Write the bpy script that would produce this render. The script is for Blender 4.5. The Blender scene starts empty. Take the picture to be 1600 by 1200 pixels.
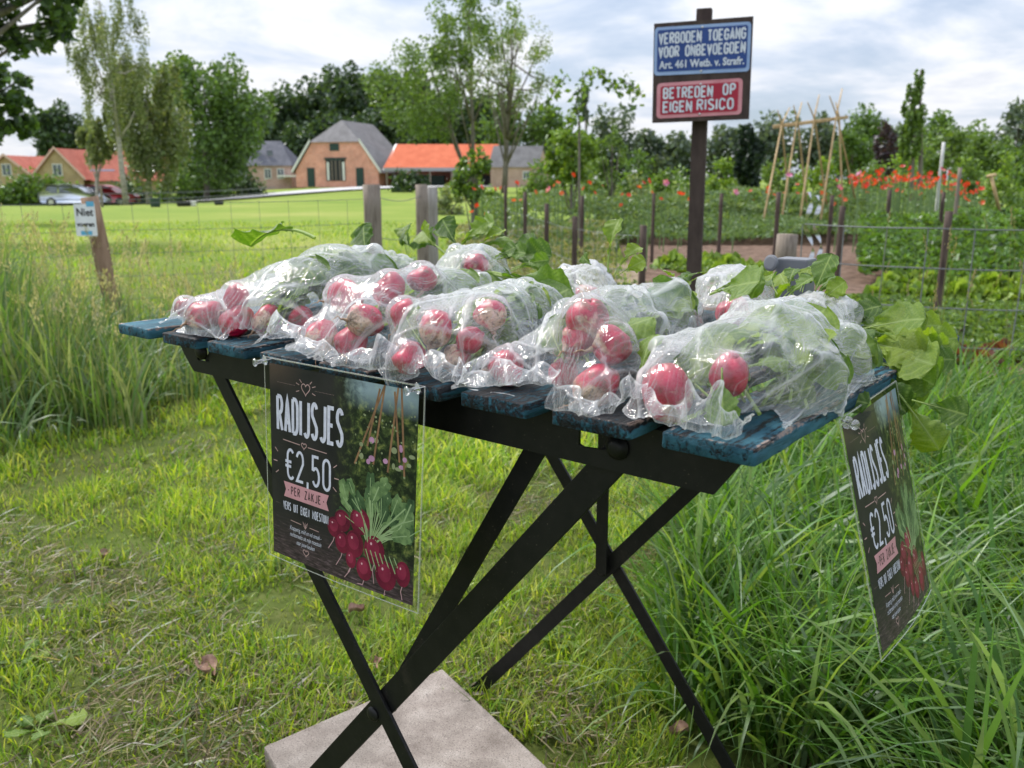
import bpy, math, random
import numpy as np
from mathutils import Vector, Matrix
random.seed(7); rng = np.random.default_rng(7)
SC = bpy.context.scene
COL = SC.collection
# ------------------------------------------------------------------ camera
YAW, PITCH, FPX = 0.676, 0.2296, 1369.64
CAM = np.array([0.9916, -0.5038, 0.8546])
_f = np.array([-math.sin(YAW)*math.cos(PITCH), math.cos(YAW)*math.cos(PITCH), -math.sin(PITCH)])
_r = np.array([math.cos(YAW), math.sin(YAW), 0.0])
_u = np.cross(_r, _f)
_h = np.array([-math.sin(YAW), math.cos(YAW), 0.0])
cam = bpy.data.objects.new('camera', bpy.data.cameras.new('camera'))
COL.objects.link(cam); SC.camera = cam
cam.location = CAM
cam.rotation_euler = (math.pi/2 - PITCH, 0, YAW)
cam.data.sensor_width = 36; cam.data.lens = FPX/1600*36
cam.data.clip_start = 0.02; cam.data.clip_end = 3000
cam.data.dof.use_dof = True; cam.data.dof.focus_distance = 0.80
cam.data.dof.aperture_fstop = 12.0
# ------------------------------------------------------------------ world and sun
SUN_EL, SUN_AZ = math.radians(52), -YAW - math.radians(48)      # azimuth measured from +Y towards +X
w = bpy.data.worlds.new('World'); SC.world = w; w.use_nodes = True
nt = w.node_tree; nt.nodes.clear()
def N(nt, t, **k):
    n = nt.nodes.new(t)
    for a, b in k.items():
        if a.startswith('i_'):
            key = a[2:]
            key = int(key) if key.isdigit() else key.replace('_', ' ')
            n.inputs[key].default_value = b
        else: setattr(n, a, b)
    return n
def math_(nt, op, a, b=None, clamp=False):
    n = nt.nodes.new('ShaderNodeMath'); n.operation = op; n.use_clamp = clamp
    for i, v in enumerate((a, b)):
        if v is None: continue
        if isinstance(v, (int, float)): n.inputs[i].default_value = v
        else: nt.links.new(v, n.inputs[i])
    return n.outputs[0]
def ramp(nt, fac, stops, interp='LINEAR'):
    n = nt.nodes.new('ShaderNodeValToRGB'); cr = n.color_ramp; cr.interpolation = interp
    while len(cr.elements) < len(stops): cr.elements.new(0.5)
    for e, (p, c) in zip(cr.elements, stops):
        e.position = p; e.color = (*c, 1) if isinstance(c, (tuple, list)) else (c, c, c, 1)
    nt.links.new(fac, n.inputs[0]); return n.outputs[0]
def mixc(nt, fac, a, b, mode='MIX'):
    n = nt.nodes.new('ShaderNodeMix'); n.data_type = 'RGBA'; n.blend_type = mode
    for sock, v in ((n.inputs[0], fac), (n.inputs[6], a), (n.inputs[7], b)):
        if isinstance(v, (int, float)): sock.default_value = v
        elif isinstance(v, (tuple, list)): sock.default_value = (*v, 1)
        else: nt.links.new(v, sock)
    return n.outputs[2]
def noise(nt, vec, scale, detail=4, rough=.5, dist=0.0, out=0):
    n = nt.nodes.new('ShaderNodeTexNoise')
    n.inputs['Scale'].default_value = scale; n.inputs['Detail'].default_value = detail
    n.inputs['Roughness'].default_value = rough; n.inputs['Distortion'].default_value = dist
    if vec is not None: nt.links.new(vec, n.inputs['Vector'])
    return n.outputs[out]
def mapping(nt, vec, scale=(1, 1, 1), loc=(0, 0, 0), rot=(0, 0, 0)):
    n = nt.nodes.new('ShaderNodeMapping'); n.inputs['Scale'].default_value = scale
    n.inputs['Location'].default_value = loc; n.inputs['Rotation'].default_value = rot
    nt.links.new(vec, n.inputs['Vector']); return n.outputs[0]
sky = N(nt, 'ShaderNodeTexSky', sky_type='NISHITA', sun_disc=False)
sky.sun_elevation = SUN_EL; sky.sun_rotation = SUN_AZ
tc = N(nt, 'ShaderNodeTexCoord')
sep = N(nt, 'ShaderNodeSeparateXYZ'); nt.links.new(tc.outputs['Generated'], sep.inputs[0])
zc = math_(nt, 'MAXIMUM', sep.outputs[2], 0.0); den = math_(nt, 'ADD', zc, 0.16)
cmb = N(nt, 'ShaderNodeCombineXYZ')
nt.links.new(math_(nt, 'DIVIDE', sep.outputs[0], den), cmb.inputs[0])
nt.links.new(math_(nt, 'DIVIDE', sep.outputs[1], den), cmb.inputs[1])
cv = mapping(nt, cmb.outputs[0], scale=(1, 1, 1), loc=(3.1, 1.7, 0), rot=(0, 0, 0.4))
n1 = noise(nt, cv, 1.15, 9, .56, .35)
n2 = noise(nt, mapping(nt, cv, loc=(7, 3, 2)), 0.55, 5, .5, .2)
cover = ramp(nt, math_(nt, 'ADD', math_(nt, 'MULTIPLY', n1, .6), math_(nt, 'MULTIPLY', n2, .4)), [(.38, .55), (.52, 1.0)])
cbri = ramp(nt, math_(nt, 'ADD', math_(nt, 'MULTIPLY', n1, .75), math_(nt, 'MULTIPLY', n2, .25)),
            [(.36, (3.6, 4.4, 6.0)), (.46, (5.2, 5.8, 6.9)), (.56, (7.4, 7.5, 7.8)), (.70, (4.9, 5.3, 6.2))])
zen = math_(nt, 'ADD', math_(nt, 'MULTIPLY', zc, 1.2), 1.0)
vm = N(nt, 'ShaderNodeVectorMath', operation='SCALE'); nt.links.new(cbri, vm.inputs[0]); nt.links.new(zen, vm.inputs['Scale'])
skyc = mixc(nt, cover, sky.outputs[0], vm.outputs[0])
bg = N(nt, 'ShaderNodeBackground', i_Strength=0.10); nt.links.new(skyc, bg.inputs[0])
wo = N(nt, 'ShaderNodeOutputWorld'); nt.links.new(bg.outputs[0], wo.inputs[0])
sun = bpy.data.objects.new('sun', bpy.data.lights.new('sun', 'SUN')); COL.objects.link(sun)
sun.data.energy = 3.6; sun.data.angle = math.radians(12); sun.data.color = (1, .95, .87)
_sd = Vector((math.sin(SUN_AZ)*math.cos(SUN_EL), math.cos(SUN_AZ)*math.cos(SUN_EL), math.sin(SUN_EL)))
sun.rotation_euler = _sd.to_track_quat('Z', 'Y').to_euler()
SC.view_settings.view_transform = 'Standard'; SC.view_settings.look = 'None'
SC.view_settings.exposure = 0.30; SC.view_settings.gamma = 1; SC.view_settings.use_curve_mapping = False
SC.render.engine = 'CYCLES'
cy = SC.cycles
cy.use_denoising = True; cy.max_bounces = 10; cy.transparent_max_bounces = 28; cy.diffuse_bounces = 3
cy.glossy_bounces = 3; cy.transmission_bounces = 6; cy.caustics_reflective = False; cy.caustics_refractive = False
cy.use_adaptive_sampling = True; cy.adaptive_threshold = 0.012; cy.sample_clamp_indirect = 6

# ------------------------------------------------------------------ placing helpers
def P(px, py, D):
    """world point seen at photo pixel px,py at horizontal distance D along the view heading"""
    v = (600-py)/FPX; cp, sp = math.cos(PITCH), math.sin(PITCH)
    dz = D*(v*cp-sp)/(cp+v*sp); t = D*cp-dz*sp
    return CAM + _h*D + _r*((px-800)/FPX*t) + np.array([0, 0, dz])
def G(px, D, z=None):
    """ground point at column px, distance D"""
    z0 = 0.0
    t = D*math.cos(PITCH)-(z0-CAM[2])*math.sin(PITCH)
    p = CAM + _h*D + _r*((px-800)/FPX*t); p[2] = gz(p[0], p[1]) if z is None else z
    return p
def HS(x, y):
    dx, dy = x-CAM[0], y-CAM[1]
    return dx*_h[0]+dy*_h[1], dx*_r[0]+dy*_r[1]
def sstep(t): t = np.clip(t, 0, 1); return t*t*(3-2*t)
def gz(x, y):
    D, s = HS(np.asarray(x, float), np.asarray(y, float))
    a = -s/np.maximum(D, 1e-3)
    return -1.25*sstep((D-22)/55)*sstep((a-.14)/.34)*(D > 1) + 0.0
def onz(px, py, z):
    d = _f+(px-800)/FPX*_r-(py-600)/FPX*_u; t = (z-CAM[2])/d[2]; return CAM+d*t
def ony(px, py, y):
    d = _f+(px-800)/FPX*_r-(py-600)/FPX*_u; t = (y-CAM[1])/d[1]; return CAM+d*t
def onx(px, py, x):
    d = _f+(px-800)/FPX*_r-(py-600)/FPX*_u; t = (x-CAM[0])/d[0]; return CAM+d*t
def proj(p):
    d = np.asarray(p)-CAM; z = d@_f
    return 800+FPX*(d@_r)/z, 600-FPX*(d@_u)/z
# ------------------------------------------------------------------ object helpers
def tag(o, label=None, cat=None, group=None, kind=None):
    for k, v in (('label', label), ('category', cat), ('group', group), ('kind', kind)):
        if v: o[k] = v
    return o
def empty(name, loc, label=None, cat=None, group=None, rz=0):
    o = bpy.data.objects.new(name, None); o.empty_display_size = .05
    COL.objects.link(o); o.location = loc; o.rotation_euler = (0, 0, rz)
    return tag(o, label, cat, group)
def link(name, me, parent=None, mat=None, world=True):
    o = bpy.data.objects.new(name, me); COL.objects.link(o)
    if mat is not None and len(me.materials) == 0: me.materials.append(mat)
    if parent is not None:
        o.parent = parent
        if world:
            M = Matrix.Translation(parent.location) @ parent.rotation_euler.to_matrix().to_4x4() if parent.type == 'EMPTY' else Matrix.Identity(4)
            if parent.type != 'EMPTY' and parent.parent is not None:
                q = parent.parent; M = Matrix.Translation(q.location) @ q.rotation_euler.to_matrix().to_4x4() @ parent.matrix_parent_inverse @ parent.matrix_basis
            o.matrix_parent_inverse = M.inverted()
    return o
def npmesh(name, V, Fq, smooth=False, cols=None, uv=None, mat=None):
    """V (n,3), Fq (m,k) int or list of lists; cols (n,3) point colours; uv (n,2)"""
    me = bpy.data.meshes.new(name)
    V = np.ascontiguousarray(V, dtype=np.float32)
    if isinstance(Fq, np.ndarray):
        m, k = Fq.shape; loops = Fq.astype(np.int32).ravel(); starts = np.arange(m, dtype=np.int32)*k
        tot = np.full(m, k, dtype=np.int32)
    else:
        m = len(Fq); tot = np.array([len(f) for f in Fq], dtype=np.int32)
        loops = np.array([i for f in Fq for i in f], dtype=np.int32); starts = np.concatenate([[0], np.cumsum(tot)[:-1]]).astype(np.int32)
    me.vertices.add(len(V)); me.vertices.foreach_set('co', V.ravel())
    me.loops.add(len(loops)); me.loops.foreach_set('vertex_index', loops)
    me.polygons.add(m); me.polygons.foreach_set('loop_start', starts); me.polygons.foreach_set('loop_total', tot)
    if smooth: me.polygons.foreach_set('use_smooth', np.ones(m, dtype=bool))
    if cols is not None:
        a = me.color_attributes.new('Col', 'FLOAT_COLOR', 'POINT')
        c = np.ones((len(V), 4), np.float32); c[:, :3] = cols; a.data.foreach_set('color', c.ravel())
    if uv is not None:
        l = me.uv_layers.new(name='UVMap'); l.data.foreach_set('uv', np.ascontiguousarray(uv[loops], np.float32).ravel())
    me.update(); me.validate()
    if mat is not None: me.materials.append(mat)
    return me
class MB:
    """collects simple shapes, built as one mesh"""
    def __init__(s): s.v = []; s.f = []
    def add(s, V, Fs):
        n = len(s.v); s.v.extend([tuple(map(float, p)) for p in V]); s.f.extend([[i+n for i in f] for f in Fs]); return s
    def box(s, a, b):
        (x0, y0, z0), (x1, y1, z1) = a, b
        return s.add([(x0,y0,z0),(x1,y0,z0),(x1,y1,z0),(x0,y1,z0),(x0,y0,z1),(x1,y0,z1),(x1,y1,z1),(x0,y1,z1)],
                     [[0,3,2,1],[4,5,6,7],[0,1,5,4],[1,2,6,5],[2,3,7,6],[3,0,4,7]])
    def bar(s, a, b, wd, th, up=(0, 0, 1), n=1):
        """flat bar from a to b: wd across (perp. to up x dir), th along up"""
        a, b = Vector(a), Vector(b); d = (b-a).normalized(); upv = Vector(up)
        sd = d.cross(upv).normalized(); u2 = sd.cross(d).normalized()
        V = []
        for p in (a, b):
            for i, j in ((-1,-1),(1,-1),(1,1),(-1,1)): V.append(p+sd*(wd/2*i)+u2*(th/2*j))
        return s.add(V, [[0,1,2,3],[7,6,5,4],[0,4,5,1],[1,5,6,2],[2,6,7,3],[3,7,4,0]])
    def tube(s, pts, rad, k=8, cap=True):
        pts = [Vector(p) for p in pts]; n = len(pts)
        rad = rad if isinstance(rad, (list, tuple)) else [rad]*n
        V = []; ref = Vector((0, 0, 1))
        if abs((pts[-1]-pts[0]).normalized().dot(ref)) > .9: ref = Vector((1, 0, 0))
        for i, p in enumerate(pts):
            d = (pts[min(i+1, n-1)]-pts[max(i-1, 0)]).normalized()
            a = d.cross(ref).normalized(); b = a.cross(d).normalized()
            for j in range(k):
                t = 2*math.pi*j/k; V.append(p+a*(rad[i]*math.cos(t))+b*(rad[i]*math.sin(t)))
        Fs = [[i*k+j, i*k+(j+1) % k, (i+1)*k+(j+1) % k, (i+1)*k+j] for i in range(n-1) for j in range(k)]
        if cap: Fs += [list(range(k))[::-1], [(n-1)*k+j for j in range(k)]]
        return s.add(V, Fs)
    def lathe(s, prof, o=(0,0,0), ax=(0,0,1), k=16):
        ax = Vector(ax).normalized(); ref = Vector((1,0,0)) if abs(ax.x) < .9 else Vector((0,1,0))
        a = ax.cross(ref).normalized(); b = ax.cross(a); o = Vector(o); V = []
        for (h, r) in prof:
            for j in range(k):
                t = 2*math.pi*j/k; V.append(o+ax*h+a*(r*math.cos(t))+b*(r*math.sin(t)))
        n = len(prof)
        Fs = [[i*k+j, i*k+(j+1) % k, (i+1)*k+(j+1) % k, (i+1)*k+j] for i in range(n-1) for j in range(k)]
        Fs += [list(range(k))[::-1], [(n-1)*k+j for j in range(k)]]
        return s.add(V, Fs)
    def prism(s, poly, vec):
        n = len(poly); V = [Vector(p) for p in poly]+[Vector(p)+Vector(vec) for p in poly]
        return s.add(V, [list(range(n))[::-1], [n+i for i in range(n)]]+[[i, (i+1) % n, n+(i+1) % n, n+i] for i in range(n)])
    def mesh(s, name, mat=None, smooth=False, bevel=0):
        me = bpy.data.meshes.new(name); me.from_pydata(s.v, [], s.f)
        if bevel:
            import bmesh
            bm = bmesh.new(); bm.from_mesh(me); bmesh.ops.recalc_face_normals(bm, faces=bm.faces)
            bmesh.ops.bevel(bm, geom=[e for e in bm.edges if len(e.link_faces) == 2 and e.calc_face_angle(0) > .5], offset=bevel, segments=2, affect='EDGES', profile=.6)
            bm.to_mesh(me); bm.free()
        me.update()
        if smooth: me.polygons.foreach_set('use_smooth', [True]*len(me.polygons))
        if mat is not None: me.materials.append(mat)
        return me
    def build(s, name, mat, parent=None, smooth=False, bevel=0):
        return link(name, s.mesh(name, mat, smooth, bevel), parent)
# ------------------------------------------------------------------ materials
def mat(name):
    m = bpy.data.materials.new(name); m.use_nodes = True; t = m.node_tree; t.nodes.clear()
    o = t.nodes.new('ShaderNodeOutputMaterial'); return m, t, o
def bsdf(t, col=None, rough=.6, spec=.5, metal=0.0, **k):
    b = t.nodes.new('ShaderNodeBsdfPrincipled')
    if col is not None:
        if isinstance(col, (tuple, list)): b.inputs['Base Color'].default_value = (*col, 1)
        else: t.links.new(col, b.inputs['Base Color'])
    if isinstance(rough, (int, float)): b.inputs['Roughness'].default_value = rough
    else: t.links.new(rough, b.inputs['Roughness'])
    b.inputs['Specular IOR Level'].default_value = spec; b.inputs['Metallic'].default_value = metal
    for a, v in k.items(): b.inputs[a.replace('_', ' ')].default_value = v
    return b
def bump(t, h, strength=.3, dist=.01):
    b = t.nodes.new('ShaderNodeBump'); b.inputs['Strength'].default_value = strength; b.inputs['Distance'].default_value = dist
    t.links.new(h, b.inputs['Height']); return b.outputs[0]
def schlick(t, normal=None, f0=.04, k=.96, p=5.0):
    lw = t.nodes.new('ShaderNodeLayerWeight'); lw.inputs['Blend'].default_value = .5
    if normal is not None: t.links.new(normal, lw.inputs['Normal'])
    return math_(t, 'ADD', math_(t, 'MULTIPLY', math_(t, 'POWER', lw.outputs['Facing'], p), k), f0, True)
def objco(t, which='Object'):
    return t.nodes.new('ShaderNodeTexCoord').outputs[which]
def mottled(name, c1, c2, scale=5, rough=.8, spec=.2, bs=.3, bd=.01, stretch=(1,1,1), detail=6, c3=None):
    m, t, o = mat(name); v = mapping(t, objco(t), scale=stretch)
    n = noise(t, v, scale, detail, .6)
    st = [(.3, c1), (.7, c2)] if c3 is None else [(.3, c1), (.5, c2), (.7, c3)]
    b = bsdf(t, ramp(t, n, st), rough, spec)
    t.links.new(bump(t, n, bs, bd), b.inputs['Normal']); t.links.new(b.outputs[0], o.inputs[0]); return m
def foliage(name, tint=(1, 1, 1), trans=.45, gloss=.12, hue=0, k=.5):
    """leaf shader reading the per-leaf colour attribute"""
    m, t, o = mat(name)
    a = t.nodes.new('ShaderNodeVertexColor'); a.layer_name = 'Col'
    c = mixc(t, 1.0, a.outputs[0], tint, 'MULTIPLY')
    d = t.nodes.new('ShaderNodeBsdfDiffuse'); t.links.new(c, d.inputs[0])
    tr = t.nodes.new('ShaderNodeBsdfTranslucent'); t.links.new(mixc(t, 1.0, c, (1.25, 1.2, .5), 'MULTIPLY'), tr.inputs[0])
    mx = t.nodes.new('ShaderNodeMixShader'); mx.inputs[0].default_value = trans
    t.links.new(d.outputs[0], mx.inputs[1]); t.links.new(tr.outputs[0], mx.inputs[2])
    g = t.nodes.new('ShaderNodeBsdfGlossy'); g.inputs['Roughness'].default_value = .38
    g.inputs[0].default_value = (.9, .95, 1, 1)
    m2 = t.nodes.new('ShaderNodeMixShader')
    t.links.new(schlick(t, None, .012+gloss*.3, k), m2.inputs[0])
    t.links.new(mx.outputs[0], m2.inputs[1]); t.links.new(g.outputs[0], m2.inputs[2])
    t.links.new(m2.outputs[0], o.inputs[0]); return m
def plain(name, c, rough=.6, spec=.4, metal=0.0):
    return mottled(name, tuple(x*.85 for x in c), tuple(min(1, x*1.12) for x in c), 8, rough, spec, .1, .004) if metal == 0 else _metal(name, c, rough)
def _metal(name, c, rough):
    m, t, o = mat(name); b = bsdf(t, c, rough, .5, 1.0); t.links.new(b.outputs[0], o.inputs[0]); return m
M_leaf = foliage('leaf_far', trans=.4, gloss=.05)
M_grass = foliage('grass_blade', trans=.5, gloss=.04, k=.22)
M_bark = mottled('bark', (.10, .085, .07), (.22, .2, .17), 12, stretch=(1, 1, .3), bs=.6)
M_post = mottled('weathered_post', (.11, .085, .065), (.26, .22, .185), 14, stretch=(3, 3, .4), bs=.5, c3=(.19, .15, .12))
M_postdark = mottled('dark_post', (.045, .032, .028), (.13, .095, .08), 14, stretch=(3, 3, .4), bs=.5)
M_wire = plain('galvanised_wire', (.16, .17, .18), .5)
# ------------------------------------------------------------------ ground
def ground_mat():
    m, t, o = mat('meadow_ground'); v = objco(t)
    n1 = noise(t, v, .25, 6, .6); n2 = noise(t, v, 14, 8, .7); n3 = noise(t, v, 1.6, 6, .6)
    far = ramp(t, n1, [(.3, (.13, .21, .035)), (.52, (.20, .265, .05)), (.7, (.29, .31, .09))])
    soil = ramp(t, n2, [(.3, (.03, .026, .012)), (.55, (.085, .078, .032)), (.75, (.17, .14, .07))])
    g = ramp(t, n3, [(.35, 0.0), (.65, 1.0)])
    near = mixc(t, math_(t, 'ADD', math_(t, 'MULTIPLY', g, .4), .25), soil, (.09, .15, .022))
    # distance from the place of the table decides lawn litter or field
    geo = t.nodes.new('ShaderNodeNewGeometry'); vm = t.nodes.new('ShaderNodeVectorMath'); vm.operation = 'LENGTH'
    t.links.new(geo.outputs['Position'], vm.inputs[0])
    f = ramp(t, math_(t, 'DIVIDE', vm.outputs['Value'], 20.0), [(.22, 0.0), (.6, 1.0)])
    c = mixc(t, f, near, mixc(t, .25, far, mixc(t, 1.0, far, ramp(t, n2, [(.3, .5), (.7, 1.4)]), 'MULTIPLY')))
    b = bsdf(t, c, .95, .1); t.links.new(bump(t, n2, .6, .03), b.inputs['Normal'])
    t.links.new(b.outputs[0], o.inputs[0]); return m
Ds = np.concatenate([np.linspace(-6, 20, 27), np.geomspace(22, 900, 44)])
Ss = np.concatenate([-np.geomspace(8, 700, 44)[::-1], np.linspace(-7, 7, 15), np.geomspace(8, 700, 40)])
GX = CAM[0]+Ds[:, None]*_h[0]+Ss[None]*_r[0]; GY = CAM[1]+Ds[:, None]*_h[1]+Ss[None]*_r[1]
def gridfaces(n, m):
    i = np.arange(n-1)[:, None]*m+np.arange(m-1)[None]
    return np.stack([i, i+1, i+m+1, i+m], -1).reshape(-1, 4)
Vg = np.stack([GX, GY, gz(GX, GY)], -1).reshape(-1, 3)
tag(link('ground', npmesh('ground', Vg, gridfaces(len(Ds), len(Ss)), True, mat=ground_mat())), kind='structure')
def sheet(name, pts, m, dz=.004, sub=24, kind='structure'):
    """quad sheet a,b,c,d over the terrain, subdivided"""
    a, b, c, d = [np.array(p, float) for p in pts]; s = np.linspace(0, 1, sub+1)
    u, v = np.meshgrid(s, s, indexing='ij'); u = u[..., None]; v = v[..., None]
    Q = (a*(1-u)+b*u)*(1-v)+(d*(1-u)+c*u)*v; Q[..., 2] = gz(Q[..., 0], Q[..., 1])+dz
    return tag(link(name, npmesh(name, Q.reshape(-1, 3), gridfaces(sub+1, sub+1), True, mat=m)), kind=kind)
M_soil = mottled('bare_soil', (.06, .04, .03), (.15, .10, .075), 9, .95, .1, 1, .04, c3=(.24, .165, .125), detail=10)
M_asph = mottled('lane_surface', (.40, .40, .4), (.55, .55, .56), 3, .9, .2)
sheet('garden_soil', [G(1010, 6.2), G(1900, 5.2), G(1900, 3.15), G(1420, 3.2)], M_soil, .006, 40)
sheet('garden_soil', [G(960, 14), G(1700, 14), G(1800, 6.0), G(1000, 6.4)], M_soil, .010, 30)
sheet('garden_path', [G(940, 9), G(1000, 9), G(1010, 4.2), G(900, 4.2)], mottled('straw_path', (.16, .12, .08), (.3, .24, .16), 8), .014, 10)
def strip(name, pts, wd, m, dz):
    c = [G(px, D) for px, D in pts]; V = []
    fine = []
    for a, b in zip(c[:-1], c[1:]):
        for i in range(12): fine.append(a+(b-a)*i/12)
    fine.append(c[-1])
    for i, p in enumerate(fine):
        d = fine[min(i+1, len(fine)-1)]-fine[max(i-1, 0)]; n = np.array([-d[1], d[0]]); n /= np.linalg.norm(n)
        for sg in (-1, 1): q = np.array([p[0]+n[0]*wd/2*sg, p[1]+n[1]*wd/2*sg, 0]); q[2] = gz(q[0], q[1])+dz; V.append(q)
    return tag(link(name, npmesh(name, np.array(V), gridfaces(len(fine), 2), True, mat=m)), kind='structure')
strip('lane', [(-500, 50), (60, 51), (300, 57), (480, 72), (620, 92), (900, 116)], 9, M_asph, .12)
# ------------------------------------------------------------------ table
TZ = 0.69; LP, LW, TW = 0.0894, 0.067, 0.535
def slat_mat():
    m, t, o = mat('worn_blue_paint'); v = objco(t)
    rnd = t.nodes.new('ShaderNodeObjectInfo').outputs['Random']
    off = t.nodes.new('ShaderNodeCombineXYZ'); t.links.new(math_(t, 'MULTIPLY', rnd, 30.0), off.inputs[0]); t.links.new(math_(t, 'MULTIPLY', rnd, 17.0), off.inputs[1])
    va = t.nodes.new('ShaderNodeVectorMath'); va.operation = 'ADD'; t.links.new(v, va.inputs[0]); t.links.new(off.outputs[0], va.inputs[1])
    v = va.outputs[0]
    grain = noise(t, mapping(t, v, scale=(170, 14, 170)), 1, 8, .65, .6)
    speck = noise(t, mapping(t, v, scale=(260, 120, 260)), 1, 4, .7)
    big = noise(t, mapping(t, v, scale=(26, 9, 26)), 1, 6, .62)
    blue = ramp(t, big, [(.3, (.008, .032, .050)), (.5, (.018, .078, .112)), (.68, (.045, .155, .21))])
    dark = ramp(t, speck, [(.3, (.003, .0035, .005)), (.7, (.022, .025, .030))])
    at = t.nodes.new('ShaderNodeVertexColor'); at.layer_name = 'Col'
    sp = t.nodes.new('ShaderNodeSeparateColor'); t.links.new(at.outputs[0], sp.inputs[0])
    # red = edge wear, green = end-grain weathering, blue = how much paint is left
    k = math_(t, 'ADD', math_(t, 'MULTIPLY', grain, .62), math_(t, 'MULTIPLY', speck, .38))
    k = math_(t, 'ADD', k, math_(t, 'MULTIPLY', math_(t, 'SUBTRACT', sp.outputs[2], .5), .30))
    k = math_(t, 'SUBTRACT', k, math_(t, 'MULTIPLY', sp.outputs[1], .035))
    paint = ramp(t, k, [(.465, 0), (.535, 1)])
    c = mixc(t, paint, dark, blue)
    raw = ramp(t, grain, [(.3, (.10, .07, .055)), (.7, (.42, .32, .27))])
    wr = math_(t, 'ADD', math_(t, 'MULTIPLY', sp.outputs[0], .30), math_(t, 'MULTIPLY', speck, .62))
    wr = math_(t, 'ADD', wr, math_(t, 'MULTIPLY', big, .25))
    c = mixc(t, ramp(t, wr, [(.70, 0), (.80, 1)]), c, raw)
    b = bsdf(t, c, ramp(t, grain, [(.3, .5), (.7, .85)]), .25)
    hh = math_(t, 'ADD', grain, math_(t, 'MULTIPLY', paint, .35))
    t.links.new(bump(t, hh, 1.0, .0022), b.inputs['Normal']); t.links.new(b.outputs[0], o.inputs[0]); return m
M_slat = slat_mat()
def black_metal():
    m, t, o = mat('black_painted_steel'); v = objco(t)
    n = noise(t, v, 60, 6, .6); d = noise(t, v, 420, 3, .6)
    c = ramp(t, n, [(.35, (.004, .0045, .005)), (.65, (.010, .0098, .0095))])
    c = mixc(t, ramp(t, d, [(.68, 0), (.75, .7)]), c, (.16, .13, .10)); sc2 = noise(t, mapping(t, v, scale=(9, 9, 9)), 1, 8, .75); c = mixc(t, ramp(t, sc2, [(.60, 0), (.70, .35)]), c, (.07, .052, .04))
    b = bsdf(t, c, .5, .32); t.links.new(bump(t, n, .12, .002), b.inputs['Normal']); t.links.new(b.outputs[0], o.inputs[0]); return m
M_black = black_metal()
table = empty('folding_table', (.39, .275, 0), 'folding slatted bistro table with worn blue wooden top on crossed black steel legs', 'table')
rs = np.random.default_rng(3)
for i in range(9):
    x0 = i*LP; x1 = x0+LW; y0 = rs.uniform(-.004, .003); y1 = TW+rs.uniform(-.004, .004)
    if i in (0,): y0 = -.002
    zt = TZ+rs.uniform(-.001, .001); th = .012
    nx, ny, nz = 12, 90, 5
    # superellipse-ish rounded box: sample a closed cross section ring along y
    ring = []
    a = np.linspace(0, 2*np.pi, 44, endpoint=False)
    ex = .13
    cx_, cz_ = np.cos(a), np.sin(a)
    sx = np.sign(cx_)*np.abs(cx_)**ex; sz = np.sign(cz_)*np.abs(cz_)**ex
    rx = (x0+x1)/2+sx*LW/2; rz = zt-th/2+sz*th/2
    ys = np.concatenate([[y0+.0006, y0+.0018], np.linspace(y0+.004, y1-.004, ny), [y1-.0018, y1-.0006]])
    V = []; C = []
    ph = rs.uniform(0, 9)
    for jy, yy in enumerate(ys):
        endd = min(yy-y0, y1-yy); sh = 1-.10*max(0, 1-endd/.003)**2
        wob = .0006*math.sin(yy*37+ph)+.0004*math.sin(yy*91+ph*2)
        cxm, czm = (x0+x1)/2, zt-th/2
        for q in range(44):
            px_ = cxm+(rx[q]-cxm)*(1-.10*max(0, 1-endd/.003)**2*.4); pz_ = czm+(rz[q]-czm)*sh
            chip = rs.normal()*.00022+.0005*min(0, math.sin(yy*140+q*1.3+ph)+.55)*(abs(sx[q]) > .9)*(abs(sz[q]) > .8)*2.2
            V.append((px_+wob-(chip if sx[q] < 0 else -chip)*(abs(sx[q]) > .7)*1, yy, pz_+chip*(sz[q] > .7)))
            edge = (abs(sx[q]) > .88)*(sz[q] > .75)*1.0
            edge = max(edge, .8*(endd < .006)*(sz[q] > .7))
            side = (sz[q] < .7)
            bl = {8: .62, 7: .34, 6: .36, 5: .38, 4: .35, 3: .5, 2: .5, 1: .34, 0: .85}[i]
            if side and sx[q] > .7: bl += .28
            C.append((edge if i not in (1, 5, 6) else edge*.6, 1.0 if endd < .003 else 0.0, bl))
    ny_ = len(ys)
    Fs = [[j*44+q, (j+1)*44+q, (j+1)*44+(q+1) % 44, j*44+(q+1) % 44] for j in range(ny_-1) for q in range(44)]
    Vn = np.array(V); c0 = len(V)
    # end caps as inset rings so that the end grain has vertices
    for (jj, yy, fl) in ((0, y0, 0), (ny_-1, y1, 1)):
        base = jj*44; s = len(V)
        for q in range(44):
            p = Vn[base+q]; V.append(((x0+x1)/2+(p[0]-(x0+x1)/2)*.975, yy, zt-th/2+(p[2]-(zt-th/2))*.92)); C.append((.35*(sz[q] > .7), .6, .75 if i in (8, 0, 2) else .5))
        for q in range(44):
            f_ = [base+q, base+(q+1) % 44, s+(q+1) % 44, s+q]; Fs.append(f_ if not fl else f_[::-1])
        cc = list(range(s, s+44)); Fs.append(cc[::-1] if fl else cc)
    me = npmesh('slat', np.array(V), Fs, True, cols=np.array(C), mat=M_slat)
    link('slat', me, table)
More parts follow.
